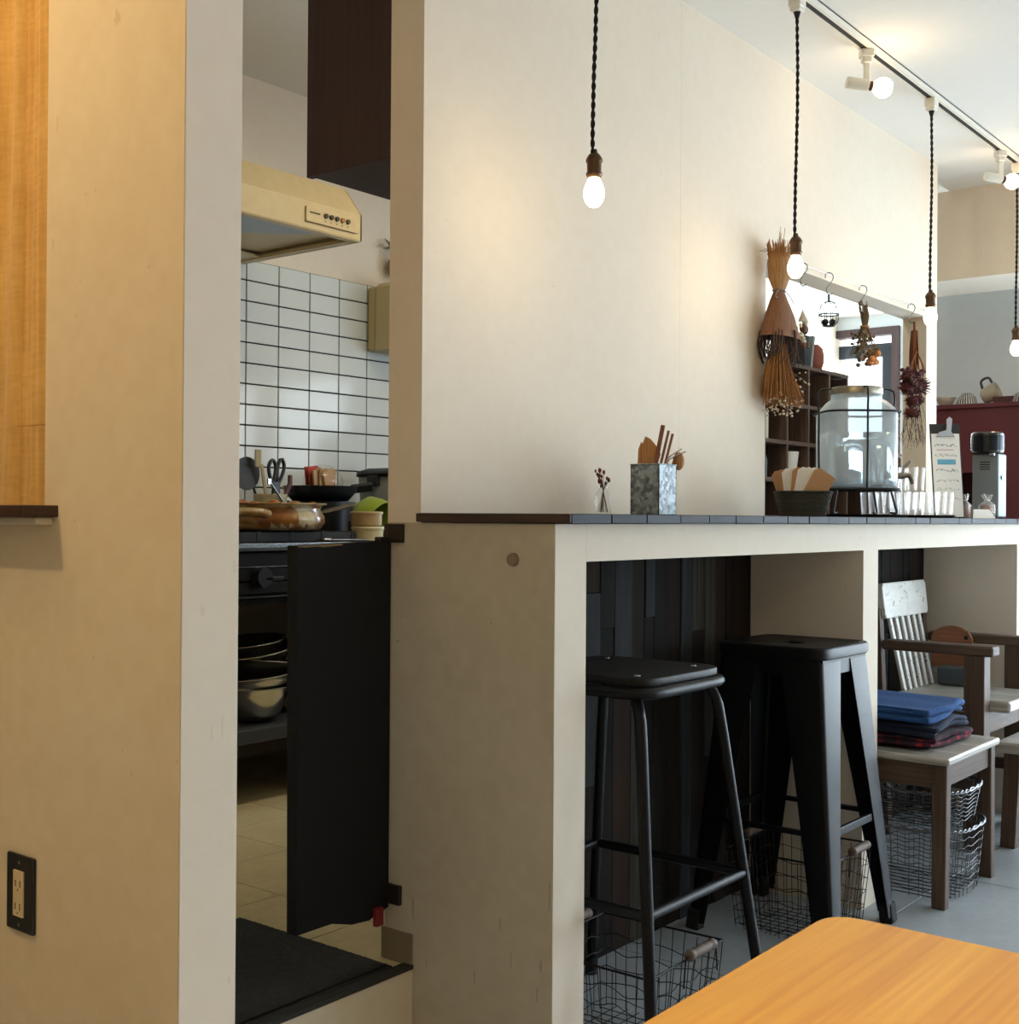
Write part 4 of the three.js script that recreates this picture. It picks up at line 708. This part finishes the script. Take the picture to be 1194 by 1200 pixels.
tray('dark round tray under the dispenser stand', 3.845, -1.62, 0.165, CT); tray('dark round tray under the stacked tumblers', 4.2, -1.585, 0.16, CT);
{
  const gl = mesh('tumbler', lathe([[0, 0.002], [0.024, 0.002], [0.027, 0.006], [0.0325, 0.082], [0.0315, 0.083], [0.026, 0.012], [0.023, 0.009], [0, 0.009]], 22), M.glass);
  tag(gl, 'clear glass tumbler in the cluster on the round tray', 'glass', 'tumblers on the tray');
  const spots = []; for (let i = 0; i < 5; i++) for (let j = 0; j < 4; j++) { const x = 4.2 + (i - 2) * 0.068 + (j % 2) * 0.02 - 0.01, z = -1.585 + (j - 1.5) * 0.068; if (Math.hypot(x - 4.2, z + 1.585) < 0.15) spots.push([x, CT + 0.0045, z]); }
  const up = spots.filter(([x, y, z]) => Math.hypot(x - 4.18, z + 1.6) < 0.09).map(([x, y, z]) => [x, y + 0.0835, z]);
  let first = true;
  for (const p of [...spots, ...up]) { const top = p[1] > CT + 0.05; const o = first ? gl : copy(gl, p, undefined); first = false; o.position.set(...p); if (top) { o.userData.label = 'clear glass tumbler stacked in the upper layer of the cluster'; o.userData.group = 'upper tumblers'; } }
}
{ // menu board, bags, card, grinder
  const cv = document.createElement('canvas'); cv.width = 128; cv.height = 320; const c = cv.getContext('2d'); c.fillStyle = '#f3f3ef'; c.fillRect(0, 0, 128, 320);
  seed = 19; const lines = [[46, '#8a7f80', 5], [84, '#8d8686', 4], [142, '#6b7276', 5], [182, '#9a8f8f', 4], [214, '#9c9494', 3], [250, '#a8a2a2', 3]];
  for (const [y, col, lw] of lines) { c.strokeStyle = col; c.lineWidth = lw * 0.6; c.beginPath(); let x = 14; while (x < 112) { c.moveTo(x, y + rr(-6, 6)); c.lineTo(x + rr(3, 8), y + rr(-7, 7)); x += rr(5, 12); } c.stroke(); }
  c.fillStyle = '#6fb3d2'; c.fillRect(22, 100, 84, 20); c.fillStyle = '#b06a6a'; c.fillRect(20, 62, 80, 2);
  const map = new THREE.CanvasTexture(cv); map.colorSpace = THREE.SRGBColorSpace;
  const t = thing('menu_board', 'narrow clipboard with a handwritten white menu leaning on the worktop', 'menu board', [4.615, CT, -1.58], -0.95); t.scale.setScalar(1.1);
  const lean = (g) => g.rotateX(-0.2);
  mesh('backing_board', lean(B(-0.05, 0.05, 0, 0.33, -0.006, 0, 0.001)), mat(0x2a2724, 0.6), t, 1);
  mesh('menu_sheet', lean(new THREE.PlaneGeometry(0.094, 0.29).translate(0, 0.15, 0.0012)), matT(map, 0.8), t, 0, true);
  mesh('clip', lean(extr([[-0.03, 0.285], [0.03, 0.285], [0.018, 0.3], [0.024, 0.345], [0.016, 0.352], [0.008, 0.345], [0.004, 0.305], [-0.02, 0.298]], 0.006, 0.001).translate(0, 0, 0.002)), mat(0xb9bcc0, 0.3, { metalness: 0.8 }), t);
}
for (let k = 0; k < 3; k++) {
  const t = thing('cookie_bag', ['clear bag of cookies tied with white ribbon beside the menu board', 'clear bag of cookies tied with white ribbon beside the grinder', 'clear bag of cookies standing behind the white card'][k], 'cookie bag', [[4.72, CT, -1.56], [4.79, CT, -1.50], [4.76, CT, -1.61]][k], k, 'tied cookie bags');
  mesh('cookies', [0, 1, 2].map((j) => new THREE.CylinderGeometry(0.022, 0.022, 0.016, 14).translate(0, 0.009 + j * 0.017, 0)), mat(0xa88478, 0.85), t);
  mesh('film', loft([superRing(0.001, 0.001, 0, 3), superRing(0.03, 0.024, 0.001, 3), superRing(0.03, 0.024, 0.05, 3), superRing(0.006, 0.006, 0.068, 3), superRing(0.024, 0.018, 0.09, 3)]), new THREE.MeshPhysicalMaterial({ color: 0xffffff, transmission: 0.9, roughness: 0.2, thickness: 0, side: THREE.DoubleSide }), t);
  mesh('ribbon', [tube([V(-0.02, 0.09, 0.006), V(-0.012, 0.074, 0.008), V(0, 0.068, 0.008), V(0.012, 0.076, 0.008), V(0.022, 0.094, 0.004)], 0.0022, 16, 5), tube(superRing(0.008, 0.008, 0.068, 2, 12), 0.002, 20, 5, true)], M.white, t);
}
{
  const t = thing('price_card', 'white folded card standing before the cookie bags', 'card', [4.68, CT, -1.475], -0.6);
  mesh('front_leaf', extr([[-0.05, 0], [-0.035, 0.036], [0.035, 0.036], [0.05, 0]], 0.0012).rotateX(-0.45), M.paper, t); mesh('rear_leaf', B(-0.036, 0.036, 0, 0.037, -0.0012, 0).rotateX(0.45).translate(0, 0, -0.033), M.paper, t);
}
{
  const t = thing('coffee_grinder', 'silver coffee grinder with a round black hopper', 'coffee grinder', [4.92, CT, -1.532]);
  const bm = mat(0x8a9498, 0.45, { metalness: 0.1 });
  const bd = mesh('body', B(-0.05, 0.05, 0.004, 0.25, -0.05, 0.05, 0.007), bm, t, 1);
  mesh('feet', [[-1, -1], [1, -1], [-1, 1], [1, 1]].map(([x, z]) => bar(V(x * 0.038, 0, z * 0.038), V(x * 0.038, 0.006, z * 0.038), 0.008)), mat(0x1a1a1c, 0.6), t);
  mesh('vent_slot', [0, 1, 2, 3].map((k) => B(-0.0508, -0.049, 0.188 + k * 0.009, 0.192 + k * 0.009, -0.02, 0.018)), mat(0x1c1e20, 0.6), bd);
  mesh('hopper', lathe([[0, 0.252], [0.056, 0.252], [0.06, 0.258], [0.06, 0.325], [0.056, 0.333], [0, 0.334]], 36).translate(-0.022, 0, 0.0), mat(0x15181a, 0.2, { clearcoat: 0.6 }), t);
  mesh('chrome_band', lathe([[0.0605, 0.262], [0.0612, 0.264], [0.0612, 0.318], [0.0605, 0.32]], 36).translate(-0.022, 0, 0), mat(0x20242a, 0.25, { metalness: 0.6 }), t);
  mesh('latch', B(-0.02, 0.02, 0.15, 0.165, 0.05, 0.056, 0.002), M.steel, t); mesh('spout', B(-0.07, -0.048, 0.238, 0.252, 0.02, 0.04, 0.004), M.steel, t);
}

// ------------------------------------------------------------------ hanging from the hatch wire
{
  const t = thing('hanging_wire', 'thin wire stretched along the top of the serving hatch', 'wire', [3.45, 1.944, -1.748]);
  mesh('wire', bar(V(0, 0, 0), V(1.42, 0, 0), 0.0013, 0.0013, 6), M.steel, t);
  for (const x of [0, 1.42]) mesh('eye', new THREE.TorusGeometry(0.005, 0.0012, 6, 14).rotateY(Math.PI / 2).translate(x, 0, 0), M.steel, t);
  for (const x of [0, 1.42]) mesh('screw', bar(V(x, 0, -0.005), V(x, 0, -0.02), 0.0015, 0.0015, 6), M.steel, t);
}
const hookPts = [V(-0.013, -0.012, 0), V(-0.011, 0.001, 0), V(0, 0.006, 0), V(0.012, 0, 0), V(0.014, -0.014, 0), V(0.003, -0.034, 0), V(-0.008, -0.05, 0), V(-0.006, -0.064, 0), V(0.003, -0.069, 0), V(0.012, -0.062, 0)];
const hook0 = mesh('s_hook', tube(hookPts.map((p) => V(p.x, p.y, 0)), 0.0016, 40, 6).rotateY(-0.85), mat(0x6a625c, 0.35, { metalness: 0.8 }));
hook0.position.set(3.50, 1.944, -1.748); tag(hook0, 'metal s-hook holding the straw bunch at the hatch edge', 'hook', 'hooks on the wire');
for (const [x, l] of [[3.715, 'metal s-hook holding the shell string'], [3.915, 'metal s-hook holding the little birdcage'], [4.2, 'metal s-hook holding the dried flower bunch with orange heads'], [4.665, 'metal s-hook holding the dark red dried bunch']]) copy(hook0, [x, 1.944, -1.748], undefined, l);
function spray(n, s, a, y0, y1, r0, r1, bend, rad, cx = 0, cz = 0) { seed = s; const g = []; for (let i = 0; i < n; i++) { const t = rr(0, 6.283), q = Math.sqrt(rnd()), b = rr(-bend, bend); g.push(tube([V(r0 * q * Math.cos(t), y0 + rr(-0.004, 0.004), r0 * q * Math.sin(t)), V((r0 + r1) / 2 * q * Math.cos(t) + b, (y0 + y1) / 2, (r0 + r1) / 2 * q * Math.sin(t) - b), V(cx + r1 * q * Math.cos(t + a), y1 + rr(-0.02, 0.02), cz + r1 * q * Math.sin(t + a))], rad, 6, 3)); } return g; }
function dots(n, s, c, sz, r) { seed = s; const g = []; for (let i = 0; i < n; i++) g.push(ball(rr(r * 0.6, r), c.x + rr(-sz.x, sz.x), c.y + rr(-sz.y, sz.y), c.z + rr(-sz.z, sz.z), [1, 1, 1], 4)); return g; }
{
  const t = thing('straw_bunch', 'large straw-coloured dried bunch wrapped in a brown cone', 'dried flowers', [3.478, 1.875, -1.715]); t.scale.set(1.6, 1, 1.0);
  mesh('tuft', loft([superRing(0.005, 0.006, 0.066, 2, 24), superRing(0.023, 0.028, 0.06, 2, 24), superRing(0.028, 0.034, 0.03, 2, 24), superRing(0.026, 0.03, -0.015, 2, 24), superRing(0.02, 0.018, -0.045, 2, 24), superRing(0.015, 0.014, -0.056, 2, 24)]), M.strawTex, t, 1);
  mesh('loose_straws', [...spray(170, 401, 0.1, -0.05, 0.078, 0.014, 0.034, 0.006, 0.0011), ...spray(5, 402, 0, 0.06, 0.13, 0.01, 0.02, 0.004, 0.0008)], M.straw, t);
  mesh('twine', [tube(superRing(0.017, 0.016, -0.055, 2, 20), 0.0022, 40, 5, true), tube([V(-0.015, -0.055, 0.01), V(-0.035, -0.07, 0.02), V(-0.04, -0.085, 0.02), V(-0.028, -0.082, 0.018)], 0.002, 16, 5), tube([V(0.015, -0.055, 0.01), V(0.035, -0.065, 0.01), V(0.048, -0.085, 0.012)], 0.0014, 16, 5)], mat(0x6d645a, 0.8), t);
  mesh('cone_wrap', loft([superRing(0.014, 0.013, -0.054, 2, 28), superRing(0.022, 0.02, -0.075, 2, 28), superRing(0.042, 0.035, -0.13, 2.2, 28, 0.004, 0), superRing(0.064, 0.044, -0.2, 2.4, 28, 0.008, 0), superRing(0.06, 0.04, -0.198, 2.4, 28, 0.008, 0), superRing(0.02, 0.02, -0.09, 2, 28)]), matT(tex(128, 128, (u, v) => mix([94, 60, 38], [132, 92, 62], fbm(u, v, 5, 50, 241, 3)), [0.14, 0.12]), 0.9), t, 1);
  mesh('pale_petals', dots(16, 403, V(0.04, -0.165, 0.03), V(0.018, 0.03, 0.012), 0.006), M.seedhead, t);
  mesh('dark_grasses', [...spray(70, 404, 0.5, -0.18, -0.27, 0.05, 0.058, 0.014, 0.0014, 0.015), ...spray(26, 405, 2.0, -0.19, -0.33, 0.04, 0.07, 0.02, 0.0012, 0.035)], M.twig, t);
  mesh('lower_straws', spray(230, 406, 0.2, -0.22, -0.39, 0.02, 0.058, 0.008, 0.0011, 0.02), M.straw, t);
  mesh('seed_heads', [...dots(90, 407, V(0.02, -0.405, 0), V(0.045, 0.035, 0.04), 0.004), ...dots(24, 408, V(0.075, -0.34, 0.01), V(0.02, 0.05, 0.02), 0.0045)], M.seedhead, t);
}
{
  const t = thing('shell_string', 'string of shells and brown seed pods on a hook', 'ornament', [3.715, 1.876, -1.748]);
  mesh('string', bar(V(0, 0, 0), V(0, -0.085, 0), 0.001, 0.001, 5), mat(0x8a8078, 0.8), t);
  mesh('shells', [bar(V(0, -0.08, 0), V(0.004, -0.115, 0), 0.002, 0.018, 8), ball(0.014, 0.012, -0.12, 0.004, [1, 0.8, 0.7]), ball(0.012, -0.014, -0.165, 0.0, [0.8, 1.2, 0.8]), ball(0.012, 0.012, -0.185, 0, [1, 1.1, 0.7])], mat(0xc8bdaa, 0.7), t);
  mesh('seed_pods', [ball(0.014, 0.018, -0.14, 0, [0.7, 1.2, 0.8]), ball(0.015, -0.008, -0.14, 0.006, [1, 1, 0.8]), ball(0.011, 0.016, -0.19, 0.006), ball(0.011, -0.006, -0.195, 0.004)], mat(0x5a3a2a, 0.8), t);
}
{
  const t = thing('mini_birdcage', 'miniature black wire birdcage with two pine cones inside', 'ornament', [3.915, 1.874, -1.748]);
  const g = []; for (let k = 0; k < 10; k++) { const a = k / 10 * 6.283, c = Math.cos(a), s = Math.sin(a); g.push(tube([V(0.003 * c, -0.02, 0.003 * s), V(0.022 * c, -0.028, 0.022 * s), V(0.031 * c, -0.048, 0.031 * s), V(0.032 * c, -0.075, 0.032 * s), V(0.029 * c, -0.092, 0.029 * s), V(0.018 * c, -0.104, 0.018 * s)], 0.0012, 16, 4)); }
  mesh('bars', g, M.wire, t); mesh('hoop', [tube(superRing(0.0325, 0.0325, -0.066, 2, 24), 0.0022, 40, 5, true), tube(superRing(0.018, 0.018, -0.104, 2, 24), 0.0016, 30, 5, true)], M.wire, t);
  mesh('floor_disc', new THREE.CylinderGeometry(0.018, 0.018, 0.0015, 20).translate(0, -0.104, 0), M.wire, t);
  mesh('ribbon', [B(-0.006, 0.006, -0.024, 0, -0.002, 0.002, 0.001), bar(V(0, -0.024, 0), V(0, 0.004, 0), 0.0012)], mat(0x1a1a1e, 0.8), t);
  seed = 501; const pc = []; for (const [x, z] of [[-0.0075, -0.0095], [0.0075, 0.0095]]) { pc.push(ball(0.011, x, -0.091, z)); for (let k = 0; k < 26; k++) { const a = k * 2.4, h = k / 26 * 0.02 - 0.01, r = Math.sqrt(Math.max(0, 0.0001 - h * h)) * 1.15; pc.push(bar(V(x + r * 0.7 * Math.cos(a), -0.091 + h, z + r * 0.7 * Math.sin(a)), V(x + r * 1.1 * Math.cos(a), -0.0895 + h, z + r * 1.1 * Math.sin(a)), 0.0025, 0.0006, 4)); } }
  mesh('pine_cones', pc, mat(0x17161a, 0.9), t);
}
{
  const t = thing('dried_bouquet', 'dried bunch with orange and white flower heads on a hook', 'dried flowers', [4.2, 1.875, -1.74]); t.scale.set(1.25, 1, 1.1);
  mesh('stems', [...spray(34, 511, 0.3, -0.075, 0.0, 0.006, 0.016, 0.004, 0.0015, -0.012), ...spray(44, 512, 0.4, -0.07, -0.175, 0.008, 0.05, 0.006, 0.0011, 0.004)], mat(0x77654a, 0.9), t);
  mesh('twine', tube(superRing(0.011, 0.011, -0.072, 2, 16), 0.004, 30, 5, true), mat(0x9a6f44, 0.9), t);
  mesh('leaves', dots(46, 513, V(0.005, -0.14, 0), V(0.042, 0.045, 0.03), 0.007), mat(0x6a5c48, 0.9), t);
  mesh('orange_heads', dots(12, 514, V(0.018, -0.178, 0.012), V(0.034, 0.024, 0.02), 0.014), mat(0xb07446, 0.9), t);
  mesh('pale_heads', dots(12, 515, V(-0.02, -0.195, 0.01), V(0.045, 0.028, 0.02), 0.01), M.leafGrey, t);
}
{
  const t = thing('protea_bouquet', 'dark red dried bunch with round thistle heads', 'dried flowers', [4.665, 1.875, -1.735]); t.scale.set(1.55, 1, 1.2);
  mesh('stems', [...spray(22, 521, 0.2, -0.03, -0.18, 0.008, 0.014, 0.004, 0.0026), tube([V(-0.005, -0.11, 0.01), V(-0.04, -0.17, 0.01), V(-0.03, -0.2, 0.01)], 0.003, 14, 5), tube([V(0.005, -0.12, 0.01), V(0.038, -0.16, 0.01), V(0.04, -0.2, 0.01)], 0.003, 14, 5), tube([V(0, -0.03, 0), V(0, 0.005, 0)], 0.004, 6, 5)], M.strawDark, t);
  seed = 522; const th = [];
  for (const [x, y, r] of [[0.02, -0.24, 0.042], [-0.045, -0.255, 0.03], [-0.01, -0.3, 0.026], [-0.03, -0.2, 0.026], [-0.015, -0.345, 0.026], [0.03, -0.29, 0.02], [-0.055, -0.215, 0.022]]) { th.push(ball(r * 0.72, x, y, 0.0, [1, 1, 1], 8)); for (let k = 0; k < 110; k++) { const u = rr(-1, 1), a = rr(0, 6.28), q = Math.sqrt(1 - u * u), d = V(q * Math.cos(a), u, q * Math.sin(a)), c = V(x, y, 0); th.push(bar(c.clone().addScaledVector(d, r * 0.6), c.clone().addScaledVector(d, r * 1.05), r * 0.09, r * 0.02, 3)); } }
  mesh('thistle_heads', th, M.driedRed, t);
  mesh('leaves', dots(30, 523, V(-0.03, -0.22, 0.01), V(0.05, 0.04, 0.02), 0.01), mat(0x4a2a26, 0.9), t);
  mesh('fine_sprigs', [...spray(26, 524, 0.5, -0.3, -0.46, 0.02, 0.05, 0.014, 0.0008, -0.01)], M.twig, t);
  mesh('pale_berries', dots(40, 525, V(-0.015, -0.42, 0), V(0.04, 0.06, 0.03), 0.004), M.seedhead, t);
}

// ------------------------------------------------------------------ kitchen shelf seen through the hatch
{
  const t = thing('cubby_shelf', 'dark brown cubby shelf unit seen through the serving hatch', 'shelf unit', [5.9, KF, -2.725]), L = (g) => g.translate(-5.9, -KF, 2.725), z0 = -2.85, z1 = -2.6;
  const fm = matT(woodTex(0x4a382e, 0x6e574a, [0.8, 0.2], 251), 0.55);
  for (const y of [0.2, 0.55, 0.9, 1.13, 1.305, 1.483]) mesh('shelf_board', L(B(4.9, 6.81, y - 0.009, y + 0.009, z0, z1, 0.001)), fm, t, 0);
  for (const y of [1.665, 1.855]) mesh('shelf_board', L(B(4.9, 6.07, y - 0.009, y + 0.009, z0, z1, 0.001)), fm, t, 0);
  for (const x of [4.9, 5.14, 5.371, 5.602, 5.84, 6.06]) mesh('upright', L(B(x - 0.009, x + 0.009, KF, 1.845, z0 + 0.001, z1 - 0.001)), fm, t, 1);
  for (const x of [6.3, 6.55, 6.80]) mesh('upright', L(B(x - 0.009, x + 0.009, KF, 1.472, z0 + 0.001, z1 - 0.001)), fm, t, 1);
  mesh('back_board', L(B(4.9, 6.81, KF, 1.48, z0 - 0.006, z0)), M.darkCab, t, 1); mesh('back_board', L(B(4.9, 6.06, 1.48, 1.85, z0 - 0.006, z0)), M.darkCab, t, 1);
}
tag(mesh('terracotta_jar', lathe([[0, 0], [0.034, 0], [0.048, 0.04], [0.05, 0.075], [0.042, 0.115], [0.022, 0.135], [0.018, 0.132], [0, 0.12]], 32).translate(5.83, 1.865, -2.68), mat(0x8e4a36, 0.6)), 'round terracotta jar on top of the cubby shelf', 'jar');
tag(mesh('leaning_book', B(0, 0.02, 0, 0.16, -0.07, 0.07, 0.002).rotateZ(-0.2).translate(5.64, 1.8655, -2.68), mat(0x86908f, 0.7)), 'grey book leaning on top of the cubby shelf', 'book');
tag(mesh('dark_book', B(0, 0.05, 0, 0.15, -0.07, 0.07, 0.002).translate(5.57, 1.8645, -2.68), mat(0x272a30, 0.7)), 'dark upright book on top of the cubby shelf', 'book');
tag(mesh('cream_carton', B(5.17, 5.235, 1.4925, 1.63, -2.72, -2.63, 0.003), mat(0xcfc3a8, 0.7)), 'cream carton standing in a cubby', 'carton');
tag(mesh('grey_bottle', lathe([[0, 0], [0.03, 0], [0.031, 0.08], [0.026, 0.1], [0.011, 0.12], [0.011, 0.145], [0, 0.145]]).translate(5.215, 1.3145, -2.66), mat(0x6c747a, 0.35)), 'grey bottle with dark cap in a cubby', 'bottle');
tag(mesh('white_pot', lathe([[0, 0], [0.044, 0], [0.06, 0.13], [0.056, 0.13], [0.042, 0.01], [0, 0.01]]).translate(5.48, 1.3145, -2.66), mat(0xd9d2c4, 0.5)), 'tapered white pot in a cubby', 'pot');

// ------------------------------------------------------------------ maroon cabinet with crockery beyond the bar
{
  const t = thing('maroon_cabinet', 'tall maroon cabinet behind the coffee grinder', 'cabinet', [5.9, 0, -1.75]), mm = mat(0x571a26, 0.45);
  // carcass built round an open niche in its front
  mesh('carcass', [B(-0.18, 0.2, 0, 1.14, -0.33, 0.28), B(-0.18, 0.2, 1.34, 1.632, -0.33, 0.28), B(-0.18, 0.2, 1.14, 1.34, -0.33, -0.28), B(-0.18, 0.2, 1.14, 1.34, 0.03, 0.28), B(0.18, 0.2, 1.14, 1.34, -0.28, 0.03)], mm, t, 1);
  mesh('top_board', B(-0.2, 0.2, 1.632, 1.652, -0.35, 0.29, 0.003), mm, t, 2);
}
const crock = (name, label, cat, geos, m, p, rot) => { const o = thing(name, label, cat, p); o.rotation.set(...rot); geos.forEach(([n, g, mm]) => mesh(n, g, mm || m, o, 0, true)); return o; };
const cupProf = [[0, 0], [0.028, 0], [0.034, 0.006], [0.042, 0.075], [0.04, 0.076], [0.032, 0.008], [0, 0.005]];
crock('white_bowl', 'plain white bowl on the maroon cabinet by the white post', 'bowl', [['bowl', lathe([[0, 0], [0.025, 0], [0.05, 0.04], [0.047, 0.04], [0.022, 0.004], [0, 0.004]])]], mat(0xd8d2c8, 0.4), [5.78, 1.6525, -2.0], [0, 0, 0]);
const stripes = (s) => matT(tex(512, 16, (u) => ((u * 26) % 1 > 0.5 ? [198, 196, 190] : [40, 42, 46]), [1, 1]), 0.4);
crock('striped_cup', 'black and white striped cup upside down on the maroon cabinet', 'cup', [['cup', lathe([[0, 0.055], [0.022, 0.055], [0.04, 0.035], [0.05, 0.0], [0.047, 0.0], [0.037, 0.033], [0, 0.05]])]], stripes(), [5.77, 1.6525, -1.90], [0, 0, 0]);
crock('beige_mug', 'beige mug with dark handle lying tilted on the maroon cabinet', 'mug', [['mug', lathe(cupProf)], ['handle', tube([V(0.038, 0.065, 0), V(0.07, 0.06, 0), V(0.07, 0.025, 0), V(0.035, 0.015, 0)], 0.006, 20, 6), mat(0x34312e, 0.5)]], mat(0xa89c8c, 0.5), [5.775, 1.684, -1.83], [1.15, 1.6, 0]);
crock('ribbed_bowl', 'grey ribbed bowl upside down on the maroon cabinet', 'bowl', [['bowl', lathe([[0, 0.05], [0.03, 0.05], [0.05, 0.035], [0.06, 0.0], [0.056, 0.0], [0.046, 0.032], [0, 0.045]])]], stripes(), [5.775, 1.6525, -1.64], [0, 0, 0]);
crock('dark_red_box', 'small dark red box on the maroon cabinet', 'box', [['box', B(-0.03, 0.03, 0, 0.03, -0.045, 0.045, 0.003)]], mat(0x42161c, 0.5), [5.775, 1.6525, -1.73], [0, 0, 0]);

renderer.render(scene, camera);
